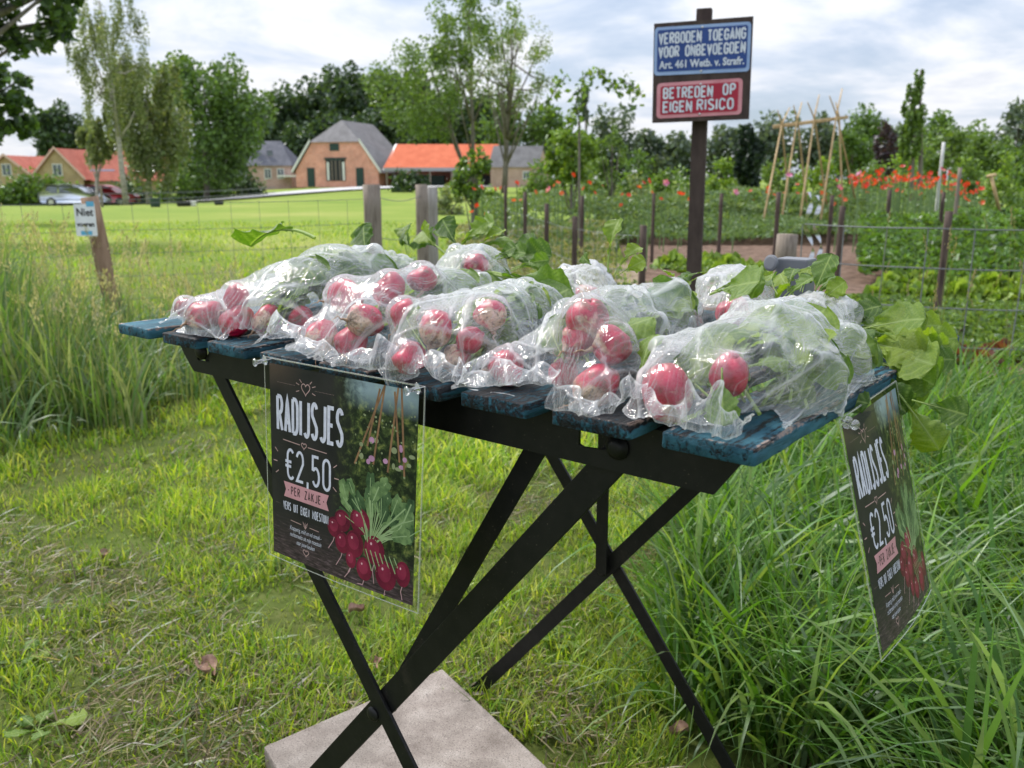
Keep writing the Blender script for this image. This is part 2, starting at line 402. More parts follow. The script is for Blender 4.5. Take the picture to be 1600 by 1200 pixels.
# steel frame
def frame_bar(y, flip):
    """rail under the slat ends: trapezoid plate with two slots"""
    zt = TZ-.013; h = .039; th = .003
    xa, xb = .050, .765
    z1 = zt-h
    outline = [(xa, zt), (xb, zt), (xb-.028, z1), (xa+.032, z1)]
    mb = MB()
    # plate pieces around the two slots
    def pl(pts): mb.prism([(x, y, z) for x, z in pts], (0, th, 0))
    for (s0, s1) in ((.088, .116), (.628, .658)): pass
    sl = [(.092, .116), (.622, .650)]
    z_a, z_b = zt-.0085, zt-.024
    pl([(xa, zt), (xa+.018, z1+.0145), (xa+.032, z1), (sl[0][0], z1), (sl[0][0], zt)])
    pl([(sl[0][0], z_b), (sl[0][0]+.004, z_b-.001), (sl[0][1], z_b), (sl[0][1], z1), (sl[0][0], z1)])
    pl([(sl[0][0], zt), (sl[0][1], zt), (sl[0][1], z_a), (sl[0][0], z_a)])
    pl([(sl[0][1], zt), (sl[0][1], z1), (sl[1][0], z1), (sl[1][0], zt)])
    pl([(sl[1][0], z_b), (sl[1][0]+.004, z_b-.0015), (sl[1][1]-.004, z_b), (sl[1][1], z_b+.004), (sl[1][1], z1), (sl[1][0], z1)])
    pl([(sl[1][0], zt), (sl[1][1], zt), (sl[1][1], z_a), (sl[1][0], z_a)])
    pl([(sl[1][1], zt), (sl[1][1], z1), (xb-.028, z1), (xb, zt)])
    # top flange under the slats
    mb.box((xa, y+.003, zt-.003), (xb, y+.024, zt-.0002))
    return mb.build('rail', M_black, table)
frame_bar(.040, 0); frame_bar(.508, 1)
def legbar(a, b, wd=.024, th=.004):
    mb = MB(); a, b = Vector(a), Vector(b); d = (b-a).normalized()
    sd = Vector((0, 1, 0)); w2 = d.cross(sd).normalized()
    V = []
    for p in (a, b):
        for i, j in ((-1, -1), (1, -1), (1, 1), (-1, 1)): V.append(p+w2*(wd/2*i)+sd*(th/2*j))
    mb.add(V, [[0,1,2,3],[7,6,5,4],[0,4,5,1],[1,5,6,2],[2,6,7,3],[3,7,4,0]])
    return mb.build('leg', M_black, table, bevel=.0007)
zp = TZ-.036
xp1, xp2, xf1, xf2 = .106, .658, .106, .622
# near pair (y about .05), far pair (y about .5)
legbar((xp2+.006, .049, zp+.008), (xf1, .056, .0), .026)
legbar((xp1, .047, zp+.006), (xf2, .047, .0), .020)
legbar((xp2, .497, zp), (xf1, .490, .0), .022)
legbar((xp1, .500, zp), (xf2, .500, .0), .020)
MB().tube([(xf1, .490, -.001), (xf1+.006, .490, .012)], .014, 10).build('foot_cap', M_black, table)
def strut(a, b, wd, th, nm='strut'):
    mb = MB(); mb.bar(a, b, wd, th, up=(0, 1, 0)); return mb.build(nm, M_black, table)
strut((.364, .068, .305), (.575, .085, TZ-.019), .020, .003)
strut((.364, .483, .305), (.368, .475, TZ-.019), .018, .003)
bolt = MB()
for (x, y, z, s, R) in ((.364, .0445, .3055, -1, .0085), (.364, .486, .3055, -1, .008)):
    MB().lathe([(0, R), (.0018, R*.92), (.0032, R*.5), (.0036, .001)], (x, y, z), (0, s, 0), 18).build('rivet', M_black, table, True)
for (x, z) in ((xp2, zp+.004), (xp1-.002, zp+.010)):
    MB().lathe([(0, .0100), (.0022, .0098), (.004, .0072), (.0055, .0070), (.0066, .004), (.0068, .0005)], (x, .040, z), (0, -1, 0), 18).build('bolt', M_black, table, True)
# concrete paver under the near legs
def concrete():
    m, t, o = mat('grey_concrete'); v = objco(t)
    n = noise(t, v, 18, 8, .65); s = noise(t, v, 420, 3, .7); b2 = noise(t, v, 5, 4, .5)
    c = ramp(t, n, [(.3, (.17, .14, .125)), (.55, (.31, .27, .245)), (.75, (.42, .38, .35))])
    c = mixc(t, 1.0, c, ramp(t, s, [(.36, .35), (.46, 1.0), (.62, 1.0), (.68, 1.7)]), 'MULTIPLY')
    c = mixc(t, ramp(t, b2, [(.42, 0), (.7, .45)]), c, (.14, .13, .115))
    b = bsdf(t, c, .9, .2); t.links.new(bump(t, math_(t, 'ADD', s, math_(t, 'MULTIPLY', n, 2)), .5, .0022), b.inputs['Normal'])
    t.links.new(b.outputs[0], o.inputs[0]); return m
SL = [(0.0, .150), (.060, .468), (.356, .372), (.296, .054)]
sm = MB().prism([(x, y, -.01) for x, y in SL], (0, 0, .055)).build('paving_slab', concrete(), None, bevel=.004)
tag(sm, 'square grey concrete paving slab lying in the grass under the crossed table legs', 'paving slab')

# ------------------------------------------------------------------ stroke lettering
def arc(cx, cy, rx, ry, a0, a1, n=9):
    return [(cx+rx*math.cos(math.radians(a0+(a1-a0)*i/n)), cy+ry*math.sin(math.radians(a0+(a1-a0)*i/n))) for i in range(n+1)]
def glyph(c, w):
    q = w*.5; r = q
    S = {
    'I': [[(q, 0), (q, 1)]], 'L': [[(0, 1), (0, 0), (w, 0)]],
    'R': [[(0, 0), (0, 1)], [(0, 1)]+arc(w-.24*1, .76, .24, .24, 90, -90)+[(0, .52)], [(w*.4, .52), (w, 0)]],
    'P': [[(0, 0), (0, 1)], [(0, 1)]+arc(w-.24, .74, .24, .26, 90, -90)+[(0, .48)]],
    'B': [[(0, 0), (0, 1)], [(0, 1)]+arc(w-.25, .76, .22, .24, 90, -90)+[(0, .52)], [(w-.25, .52)]+arc(w-.25, .26, .25, .26, 90, -90)+[(0, 0)]],
    'A': [[(0, 0), (q, 1), (w, 0)], [(w*.16, .27), (w*.84, .27)]],
    'D': [[(0, 0), (0, 1)], [(0, 1)]+arc(w-.26, .74, .26, .26, 90, 0)+arc(w-.26, .26, .26, .26, 0, -90)+[(0, 0)]],
    'J': [[(w, 1)]+[(w, .22)]+arc(w-r*.9, .2, r*.9, .2, 0, -150, 8)],
    'S': [arc(q, 1-.23, r, .23, 25, 180, 8)+arc(q, .5, r, .06, 180, 181, 1)[:0]+[(w*.06, .66), (w*.94, .34)]+arc(q, .23, r, .23, 0, -155, 8)],
    'E': [[(w, 1), (0, 1), (0, 0), (w, 0)], [(0, .51), (w*.82, .51)]],
    'V': [[(0, 1), (q, 0), (w, 1)]], 'N': [[(0, 0), (0, 1), (w, 0), (w, 1)]], 'T': [[(0, 1), (w, 1)], [(q, 1), (q, 0)]],
    'O': [arc(q, 1-r*1.0, r, r, 0, 180, 10)+arc(q, r, r, r, 180, 360, 10)+[(w, 1-r)]],
    'G': [arc(q, 1-r, r, r, 10, 180, 10)+arc(q, r, r, r, 180, 360, 10)+[(w, .46), (q, .46)]],
    'C': [arc(q, 1-r, r, r, 10, 180, 10)+arc(q, r, r, r, 180, 350, 10)],
    'U': [[(0, 1)]+arc(q, r, r, r, 180, 360, 10)+[(w, 1)]], 'M': [[(0, 0), (0, 1), (q, .35), (w, 1), (w, 0)]],
    'Z': [[(0, 1), (w, 1), (0, 0), (w, 0)]], 'K': [[(0, 0), (0, 1)], [(w, 1), (0, .42)], [(w*.35, .6), (w, 0)]],
    '0': [arc(q, 1-r, r, r, 0, 180, 10)+arc(q, r, r, r, 180, 360, 10)+[(w, 1-r)]],
    '5': [[(w*.92, 1), (w*.05, 1), (w*.02, .56)]+arc(q, .32, r, .30, 130, -150, 12)],
    '2': [arc(q, 1-.25, r, .25, 165, 0, 9)+[(w, .62), (0, 0), (w, 0)]],
    ',': [[(q*.8, .06), (q*.4, -.16)]], '.': [[(q*.8, .0), (q*.8, .10)]], '-': [[(0, .45), (w, .45)]],
    '€': [arc(q+.06, 1-r, r, r, 35, 180, 9)+arc(q+.06, r, r, r, 180, 325, 9), [(-.12, .58), (w*.75, .58)], [(-.12, .42), (w*.7, .42)]],
    }
    return S.get(c, [])
def ribbon(pts, w):
    """mitred stroke; pts (x,y)"""
    p = [np.array(a, float) for a in pts]
    q = [p[0]]
    for a in p[1:]:
        if np.linalg.norm(a-q[-1]) > 1e-5: q.append(a)
    p = q; n = len(p); L = []; R = []
    if n < 2: return [], []
    for i in range(n):
        d0 = p[i]-p[i-1] if i > 0 else p[1]-p[0]; d1 = p[i+1]-p[i] if i < n-1 else d0
        d0 = d0/np.linalg.norm(d0); d1 = d1/np.linalg.norm(d1)
        n0 = np.array([-d0[1], d0[0]]); n1 = np.array([-d1[1], d1[0]]); m = n0+n1; l = np.linalg.norm(m)
        m = n0 if l < 1e-3 else m/l
        k = min(1/max(.35, m@n0), 2.4)
        L.append(p[i]+m*w/2*k); R.append(p[i]-m*w/2*k)
    V = L+R; return V, [[i, i+1, n+i+1, n+i] for i in range(n-1)]
class Flat:
    """collects flat print in a (u,v) frame; layer = height order"""
    def __init__(s): s.v = []; s.f = []; s.k = 0
    def add(s, V, Fs):
        n = len(s.v); s.k += 1
        s.v += [(a[0], a[1], s.k) for a in V]; s.f += [[i+n for i in f] for f in Fs]
    def stroke(s, pts, w):
        q = [pts[0]]
        for a, b in zip(pts[:-1], pts[1:]):
            n = max(1, int(math.hypot(b[0]-a[0], b[1]-a[1])/.025)); q += [(a[0]+(b[0]-a[0])*i/n, a[1]+(b[1]-a[1])*i/n) for i in range(1, n+1)]
        V, Fs = ribbon(q, w); V and s.add(V, Fs)
    def poly(s, pts): s.add(pts, [list(range(len(pts)))])
    def ell(s, x, y, rx, ry, n=20, rot=0):
        c, q = math.cos(rot), math.sin(rot)
        s.poly([(x+rx*math.cos(2*math.pi*i/n)*c-ry*math.sin(2*math.pi*i/n)*q, y+rx*math.cos(2*math.pi*i/n)*q+ry*math.sin(2*math.pi*i/n)*c) for i in range(n)])
    def text(s, txt, x, y, h, wtot, th, ws=.42, gap=.2, fat=1.0, space=.5, slope=0):
        """text box: x,y lower-left (y grows up), h letter height, wtot total width, th stroke as share of h"""
        wid = {'I': 0.0, ',': .1, '.': .1, ' ': space, 'M': ws*1.3}
        W = sum(wid.get(c, ws)+gap for c in txt)-gap; sx = wtot/W
        cx = x
        for c in txt:
            gw = wid.get(c, ws)
            asp = sx/h   # horizontal squeeze
            for st in glyph(c, max(gw, 0.0001)):
                pts = [(cx+a*sx, y+b*h) for a, b in st]
                s.stroke(pts, th*h)
            cx += (gw+gap)*sx
        return cx
def heart(cx, cy, w, h, n=14):
    pts = []
    for i in range(2*n+1):
        t = math.pi*(i/n)-math.pi/2*0
        a = 2*math.pi*i/(2*n)
        pts.append((cx+w/2*(math.sin(a)**3), cy+h/2*((13*math.cos(a)-5*math.cos(2*a)-2*math.cos(3*a)-math.cos(4*a))/15)))
    return pts
def font_mesh(txt, size, shear=0, sx=1.0, align='CENTER', bold=0.0):
    cu = bpy.data.curves.new('t', 'FONT'); cu.body = txt; cu.size = size; cu.shear = shear; cu.align_x = align; cu.offset = bold; cu.resolution_u = 2
    o = bpy.data.objects.new('t', cu); COL.objects.link(o); dg = bpy.context.evaluated_depsgraph_get(); dg.update()
    me = bpy.data.meshes.new_from_object(o.evaluated_get(dg)); 
    V = np.array([v.co[:] for v in me.vertices]); Fs = [list(p.vertices) for p in me.polygons]
    bpy.data.objects.remove(o); bpy.data.curves.remove(cu); bpy.data.meshes.remove(me)
    if len(V): V[:, 0] *= sx
    return V, Fs
def print_mat(name, c, rough=.35, c2=None, scale=60):
    if c2 is None: c2 = tuple(x*.8 for x in c)
    return mottled(name, c2, c, scale, .5, .12, 0.0, .001)
# ------------------------------------------------------------------ laminated posters
def poster_print_mat():
    m, t, o = mat('poster_print')
    uv = t.nodes.new('ShaderNodeUVMap').outputs[0]
    sp = t.nodes.new('ShaderNodeSeparateXYZ'); t.links.new(uv, sp.inputs[0]); U, Vv = sp.outputs[0], sp.outputs[1]
    nb = noise(t, uv, 22, 5, .62, .4); nf = noise(t, uv, 70, 4, .6); nl = noise(t, uv, 5, 3, .5)
    garden = ramp(t, nb, [(.3, (.006, .010, .007)), (.46, (.014, .024, .010)), (.56, (.05, .075, .022)), (.66, (.20, .22, .06))])
    spots = ramp(t, nf, [(.62, 0.0), (.72, .5)])
    garden = mixc(t, spots, garden, (.18, .22, .07))
    char = ramp(t, nl, [(.3, (.012, .012, .014)), (.7, (.030, .027, .028))])
    fx = ramp(t, math_(t, 'ADD', U, math_(t, 'MULTIPLY', math_(t, 'SUBTRACT', nl, .5), .15)), [(.46, 0), (.64, 1)])
    c = mixc(t, fx, char, garden)
    # pale sky patch behind the bamboo in the printed picture
    sk = math_(t, 'MULTIPLY', ramp(t, Vv, [(.86, 0), (.96, 1)]), ramp(t, math_(t, 'ADD', U, math_(t, 'MULTIPLY', nb, .25)), [(.66, 0), (.80, 1)]))
    c = mixc(t, math_(t, 'MULTIPLY', sk, .75), c, (.34, .45, .50))
    br = math_(t, 'MULTIPLY', ramp(t, U, [(0, 1), (.25, 0)]), ramp(t, Vv, [(.86, 0), (1, 1)]))
    c = mixc(t, math_(t, 'MULTIPLY', br, .6), c, (.16, .10, .07))
    sl = noise(t, mapping(t, uv, scale=(14, 90, 1), rot=(0, 0, .1)), 1, 5, .7)
    soil = ramp(t, sl, [(.35, (.018, .013, .014)), (.55, (.075, .05, .055)), (.72, (.26, .18, .19))])
    c = mixc(t, ramp(t, Vv, [(.03, 1), (.24, 0)]), c, soil)
    b = bsdf(t, c, .5, .15); t.links.new(b.outputs[0], o.inputs[0]); return m
def film_mat(name, base=.10, rough=.06, white=.06):
    m, t, o = mat(name)
    tr = t.nodes.new('ShaderNodeBsdfTransparent'); tr.inputs[0].default_value = (.97, .98, .98, 1)
    g = t.nodes.new('ShaderNodeBsdfGlossy'); g.inputs['Roughness'].default_value = rough
    d = t.nodes.new('ShaderNodeBsdfDiffuse'); d.inputs[0].default_value = (.8, .8, .8, 1)
    m0 = t.nodes.new('ShaderNodeMixShader'); m0.inputs[0].default_value = white
    t.links.new(tr.outputs[0], m0.inputs[1]); t.links.new(d.outputs[0], m0.inputs[2])
    v = objco(t); n = noise(t, v, 14, 3, .5)
    bp = bump(t, n, .25, .004); t.links.new(bp, g.inputs['Normal'])
    mx = t.nodes.new('ShaderNodeMixShader'); t.links.new(schlick(t, bp, .012+base, .5), mx.inputs[0])
    t.links.new(m0.outputs[0], mx.inputs[1]); t.links.new(g.outputs[0], mx.inputs[2]); t.links.new(mx.outputs[0], o.inputs[0]); return m
M_print = poster_print_mat(); M_film = film_mat('laminate_film', .0, .09, .0)
M_filmedge = film_mat('laminate_edge', .25, .2, .35)
MP = {'white': print_mat('white_print', (.74, .74, .82), c2=(.55, .55, .66), scale=240), 'pink': print_mat('pink_print', (.66, .33, .36)), 'pinkline': print_mat('pink_line', (.55, .36, .34)),
      'char': print_mat('dark_print', (.05, .03, .035)), 'bamboo': print_mat('bamboo_print', (.36, .20, .10), c2=(.16, .09, .05), scale=90),
      'radish': print_mat('radish_print', (.24, .018, .05), c2=(.08, .006, .022), scale=40), 'radish2': print_mat('radish_light_print', (.62, .13, .19), scale=30), 'glint': print_mat('radish_glint_print', (.85, .5, .55)),
      'g1': print_mat('leaf_print', (.26, .38, .15), c2=(.03, .08, .03), scale=95), 'g2': print_mat('dark_leaf_print', (.11, .19, .08), c2=(.012, .035, .016), scale=80), 'g3': print_mat('stem_print', (.34, .46, .22)),
      'root': print_mat('root_print', (.60, .36, .38)), 'flower': print_mat('flower_print', (.62, .34, .50), c2=(.4, .2, .33), scale=90), 'flowerw': print_mat('pale_flower_print', (.30, .34, .18))}
def poster(TL, TR, BL, BR, outn, label, bulge):
    TL, TR, BL, BR = [np.array(a, float) for a in (TL, TR, BL, BR)]
    outn = np.array(outn, float); outn /= np.linalg.norm(outn)
    c0 = (TL+TR)/2
    root = empty('laminated_poster', c0, label, 'poster', 'laminated radish price posters')
    def mp(u, v, k):   # v down from the top; bulge curls the sheet
        u = np.asarray(u, float)[..., None]; v = np.asarray(v, float)[..., None]; k = np.asarray(k, float)[..., None]
        p = (TL*(1-u)+TR*u)*(1-v)+(BL*(1-u)+BR*u)*v
        return p+outn*(bulge*np.sin(np.pi*u)*v*(1.4-v)*1.4+k)
    g = np.linspace(0, 1, 25); U, V = np.meshgrid(g, g, indexing='ij')
    def grid(nm, m, u0, u1, v0, v1, k, rev=False):
        Q = mp(u0+(u1-u0)*U, v0+(v1-v0)*V, np.full(U.shape, k)).reshape(-1, 3); Fq = gridfaces(25, 25)
        if rev: Fq = Fq[:, ::-1].copy()
        uvs = np.stack([U, 1-V], -1).reshape(-1, 2)
        return link(nm, npmesh(nm, Q, Fq, True, uv=uvs, mat=m), root)
    grid('print', M_print, .035, .965, .028, .975, 0)
    grid('print_back', MP['char'], .035, .965, .028, .975, -.00012)
    # clear laminate: front skin plus a slim rim all round
    grid('laminate', M_film, 0, 1, 0, 1, .0006)
    rim = MB()
    e = [(t, 0) for t in np.linspace(0, 1, 25)]+[(1, t) for t in np.linspace(0, 1, 25)]+[(t, 1) for t in np.linspace(1, 0, 25)]+[(0, t) for t in np.linspace(1, 0, 25)]
    uu = np.array([a[0] for a in e]); vv = np.array([a[1] for a in e])
    ins = .011
    q0 = mp(uu, vv, np.full(len(e), .00065)); q1 = mp(.5+(uu-.5)*(1-ins), .5+(vv-.5)*(1-ins), np.full(len(e), .00068)); q2 = mp(uu, vv, np.full(len(e), -.0003))
    n = len(e); rim.add(np.concatenate([q0, q1, q2]), [[i, (i+1) % n, n+(i+1) % n, n+i] for i in range(n)]+[[2*n+i, 2*n+(i+1) % n, (i+1) % n, i] for i in range(n)])
    rim.build('laminate_rim', M_filmedge, root)
    def put(fl, nm, m, base):
        A = np.array(fl.v); k = base+A[:, 2]*(.00009/max(1, fl.k))
        Q = mp(.035+.93*A[:, 0], .028+.947*(1-A[:, 1]), k)
        return link(nm, npmesh(nm, Q, fl.f, mat=m), root)
    # lettering; y here grows upward 0..1
    L = Flat()
    L.text('RADIJSJES', .060, .668, .172, .475, .118, ws=.50, gap=.36)
    L.text('€2,50', .128, .428, .150, .325, .098, ws=.46, gap=.30)
    L.text('VERS UIT EIGEN MOESTUIN', .095, .258, .040, .345, .12, ws=.50, gap=.42, space=.6)
    put(L, 'heading_lettering', MP['white'], .00020)
    K = Flat()
    for (cx, cy, ww, hh) in ((.275, .905, .062, .060), (.262, .617, .038, .032), (.268, .062, .045, .035)):
        K.stroke(heart(cx, cy, ww, hh), .0045)
    for a in (25, 55, -25, 155, 125, 205):
        ca, sa = math.cos(math.radians(a)), math.sin(math.radians(a)); K.stroke([(.275+ca*.052, .905+sa*.034), (.275+ca*.078, .905+sa*.052)], .004)
    for i in range(14):
        K.ell(.065+i*.0098, .912, .0016, .0016, 6); K.ell(.345+i*.0098, .905, .0016, .0016, 6)
    K.stroke([(.10, .622), (.232, .617)], .0042); K.stroke([(.292, .615), (.43, .612)], .0042)
    K.stroke([(.15, .208), (.235, .204)], .0036); K.stroke([(.30, .203), (.37, .200)], .0036)
    for dx in (-.018, 0, .018): K.stroke([(.267, .188), (.267+dx*.6, .202), (.267+dx, .222), (.267+dx*.3, .208), (.267, .188)], .003)
    for (x, y, a) in ((.045, .56, -45), (.035, .50, 0), (.048, .445, 40), (.49, .56, 42), (.50, .50, 0), (.488, .445, -42)):
        ca, sa = math.cos(math.radians(a)), math.sin(math.radians(a)); K.stroke([(x-ca*.016, y-sa*.013), (x+ca*.016, y+sa*.013)], .005)
    for i in range(5): K.ell(.035+i*.008, .278, .0013, .0013, 6); K.ell(.45+i*.008, .278, .0013, .0013, 6)
    put(K, 'ornament', MP['pinkline'], .00020)
    B = Flat(); us = np.linspace(.117, .428, 17)
    B.add([(u, y) for u in us for y in (.325, .365, .405)]+[(.10, .325), (.10, .405), (.445, .325), (.445, .405)], [[3*i+j, 3*i+3+j, 3*i+4+j, 3*i+1+j] for i in range(16) for j in (0, 1)]+[[51, 0, 1], [52, 1, 2], [48, 53, 49], [49, 54, 50]])
    put(B, 'banner', MP['pink'], .00014)
    T = Flat(); T.text('PER ZAKJE', .160, .346, .040, .225, .15, ws=.42, gap=.36, space=.5)
    for x in (.137, .408): T.ell(x, .365, .004, .004, 8)
    put(T, 'banner_lettering', MP['char'], .00026)
    H = Flat()
    for (s_, x, y) in (('Knapperig, mild en vol smaak -', .265, .158), ('rechtstreeks uit mijn moestuin', .265, .124), ('naar jouw keuken', .265, .090)):
        V, Fs = font_mesh(s_, .034, .35, .58)
        H.add([(a[0]+x, a[1]+y) for a in V], Fs)
    put(H, 'small_lettering', MP['white'], .00020)
    # the printed picture on the right: bamboo, flowers, a bunch of radishes
    Z = Flat()
    for (a, b) in (((.80, 1.0), (.62, .60)), ((.80, 1.0), (.74, .62)), ((.88, 1.0), (.83, .60)), ((.90, 1.0), (.93, .60)), ((.77, .98), (.70, .70)), ((.86, .98), (.90, .66))): Z.stroke([a, b], .011)
    put(Z, 'printed_bamboo', MP['bamboo'], .00004)
    rp = random.Random(5); Z = Flat(); Z2 = Flat()
    for i in range(16):
        (Z if i % 2 else Z2).ell(rp.uniform(.66, .99), rp.uniform(.62, .74), rp.uniform(.010, .020), rp.uniform(.009, .016), 10)
    for i in range(40): Z2.ell(rp.uniform(.62, .99), rp.uniform(.55, .90), .006*rp.uniform(.4, 1.3), .006*rp.uniform(.4, 1.2), 8)
    put(Z, 'printed_flowers', MP['flower'], .00006); put(Z2, 'printed_buds', MP['flowerw'], .00006)
    def leafp(fl, x, y, a, l, wd):
        pts = []; ca, sa = math.cos(a), math.sin(a)
        for i in range(24):
            t = 2*math.pi*i/24; r = 1+.10*math.sin(t*7+x*50)+.06*math.sin(t*4+y*80)
            px_, py_ = l/2*(1+math.cos(t)*r), wd/2*math.sin(t)*r*(.75+.35*math.cos(t))
            pts.append((x+px_*ca-py_*sa, min(.99, y+px_*sa+py_*ca)))
        pts = [(min(p[0], .995), p[1]) for p in pts]
        fl.poly(pts)
    Z = Flat(); Z2 = Flat(); Z3 = Flat(); lp = random.Random(9)
    for k in range(30):
        a = math.radians(lp.uniform(15, 150)); rr = lp.uniform(.10, .27); x, y = .74+rr*math.cos(a)*.95, .25+rr*math.sin(a)*.85
        if x > .95 or x < .47: continue
        a2 = a+lp.uniform(-.5, .5); l, wd = lp.uniform(.09, .15), lp.uniform(.065, .10)
        (Z2 if k < 12 or k % 3 == 0 else Z).k += 0
        leafp(Z2 if k % 2 == 0 else Z, x, y, a2, l, wd)
        Z3.stroke([(.72, .20), ((x+.72)/2+.01, (y+.25)/2), (x, y), (x+l*.8*math.cos(a2), y+l*.8*math.sin(a2))], .0042 if k % 3 else .007)
    for i in range(7): Z3.stroke([(.70+.03*i, .20), (.74+.03*i, .10+.005*i)], .006)
    put(Z2, 'printed_leaf_shade', MP['g2'], .00007); put(Z, 'printed_leaf', MP['g1'], .000085); put(Z3, 'printed_stem', MP['g3'], .00010)
    Z = Flat(); Z2 = Flat(); Z3 = Flat(); Z4 = Flat()
    for (x, y, rx, ry) in ((.485, .255, .05, .052), (.54, .30, .055, .055), (.66, .325, .066, .066), (.54, .19, .05, .055), (.625, .205, .06, .068), (.755, .205, .066, .072), (.69, .095, .052, .058), (.83, .10, .066, .072), (.935, .135, .045, .062), (.60, .12, .035, .045)):
        Z.ell(x, y, rx, ry, 22); Z2.ell(x-rx*.12, y+ry*.15, rx*.62, ry*.62, 18); Z4.ell(x-rx*.3, y+ry*.4, rx*.10, ry*.10, 8)
        Z3.stroke([(x, y-ry*.9), (x-.01, y-ry*1.4), (x-.045*(x < .7), max(.01, y-ry*2.3))], .0045)
    put(Z3, 'printed_root', MP['root'], .00010); put(Z, 'printed_radish', MP['radish'], .00011); put(Z2, 'printed_radish_light', MP['radish2'], .000125); put(Z4, 'printed_glint', MP['glint'], .00014)
    return root
MP['radish2'] = print_mat('radish_light_print', (.34, .035, .08), c2=(.17, .012, .04), scale=40)
poster((.2868, -.0065, .6885), (.5030, -.0065, .6905), (.2925, -.0195, .4895), (.5010, -.0195, .4930), (0, -1, -.05),
       'laminated radish price poster pinned to the long front side of the table', .003)
poster((.7870, .1405, .6800), (.7870, .2850, .6840), (.8330, .1470, .4935), (.8330, .2920, .4985), (1, 0, .2),
       'laminated radish price poster hanging aslant from the narrow right end of the table', .006)
def clear_plastic():
    m, t, o = mat('clear_pin_plastic')
    g = t.nodes.new('ShaderNodeBsdfGlass'); g.inputs['Roughness'].default_value = .03; g.inputs['IOR'].default_value = 1.3
    tr = t.nodes.new('ShaderNodeBsdfTransparent'); mx = t.nodes.new('ShaderNodeMixShader'); mx.inputs[0].default_value = .35
    gl = t.nodes.new('ShaderNodeBsdfGlossy'); gl.inputs['Roughness'].default_value = .05
    m2 = t.nodes.new('ShaderNodeMixShader'); m2.inputs[0].default_value = .22
    t.links.new(g.outputs[0], mx.inputs[1]); t.links.new(tr.outputs[0], mx.inputs[2]); t.links.new(mx.outputs[0], m2.inputs[1]); t.links.new(gl.outputs[0], m2.inputs[2])
    t.links.new(m2.outputs[0], o.inputs[0]); return m
M_pin = clear_plastic(); M_steel = _metal('pin_steel', (.6, .6, .6), .25)
def pin(p, ax, label):
    ax = Vector(ax).normalized()
    t = empty('push_pin', p, label, 'push pin', 'clear push pins holding the posters')
    MB().lathe([(.0000, .0038), (.0006, .0048), (.0016, .0048), (.0022, .0030), (.0036, .0020), (.0085, .0019), (.0098, .0026), (.0104, .0038), (.0114, .0040), (.0122, .0034), (.0125, .001)], p, ax, 20).build('head', M_pin, t, True)
    MB().tube([Vector(p)-ax*.007, Vector(p)+ax*.004], .0005, 6).build('needle', M_steel, t)
pin((.2905, -.0080, .6852), (-.20, -1, -.08), 'clear push pin in the top left corner of the front poster')
pin((.4955, -.0080, .6880), (-.20, -1, -.05), 'clear push pin in the top right corner of the front poster')
pin((.7900, .1500, .6765), (.9, -.75, .10), 'clear push pin in the near top corner of the poster on the right end')
# ------------------------------------------------------------------ radishes
def radish_mat():
    m, t, o = mat('radish_skin'); v = objco(t)
    sp = t.nodes.new('ShaderNodeSeparateXYZ'); t.links.new(v, sp.inputs[0])
    rnd = t.nodes.new('ShaderNodeObjectInfo').outputs['Random']
    off = t.nodes.new('ShaderNodeCombineXYZ'); t.links.new(math_(t, 'MULTIPLY', rnd, 9.0), off.inputs[0]); t.links.new(math_(t, 'MULTIPLY', rnd, 5.0), off.inputs[1])
    va = t.nodes.new('ShaderNodeVectorMath'); va.operation = 'ADD'; t.links.new(v, va.inputs[0]); t.links.new(off.outputs[0], va.inputs[1]); v2 = va.outputs[0]
    nb = noise(t, v2, 60, 5, .6, .5); nd = noise(t, v2, 38, 6, .7); nf = noise(t, v2, 300, 5, .65); ns = noise(t, mapping(t, v2, scale=(150, 150, 40)), 1, 5, .6)
    skin = ramp(t, nb, [(.25, (.16, .002, .014)), (.5, (.42, .004, .036)), (.75, (.60, .012, .07))])
    pale = ramp(t, ns, [(.3, (.42, .25, .15)), (.5, (.66, .46, .32)), (.7, (.74, .50, .42))])
    z = math_(t, 'MULTIPLY', sp.outputs[2], 27.0)           # about -1 at the root, 1 at the crown
    k = math_(t, 'ADD', z, math_(t, 'MULTIPLY', math_(t, 'SUBTRACT', nb, .5), 2.6))
    k = math_(t, 'ADD', k, math_(t, 'MULTIPLY', math_(t, 'SUBTRACT', rnd, .5), .9))
    c = mixc(t, ramp(t, math_(t, 'MULTIPLY', math_(t, 'ADD', k, 1.0), .5), [(.20, 0), (.36, 1)]), pale, skin)
    crack = ramp(t, nf, [(.54, 0), (.62, 1)])
    low = ramp(t, math_(t, 'MULTIPLY', math_(t, 'ADD', k, 1.0), .5), [(.05, .9), (.42, .0)])
    c = mixc(t, math_(t, 'MULTIPLY', crack, low), c, (.09, .055, .035))
    c = mixc(t, ramp(t, nd, [(.54, 0), (.64, .85)]), c, (.16, .09, .055))
    b = bsdf(t, c, ramp(t, nf, [(.3, .22), (.7, .45)]), .5, Subsurface_Weight=.05)
    b.inputs['Subsurface Radius'].default_value = (.01, .003, .003); b.inputs['Subsurface Scale'].default_value = .3
    t.links.new(bump(t, math_(t, 'ADD', nb, math_(t, 'MULTIPLY', nf, .5)), .35, .0022), b.inputs['Normal']); t.links.new(b.outputs[0], o.inputs[0]); return m
M_radish = radish_mat(); M_root = mottled('radish_root', (.20, .12, .07), (.55, .38, .26), 120, .7, .3)
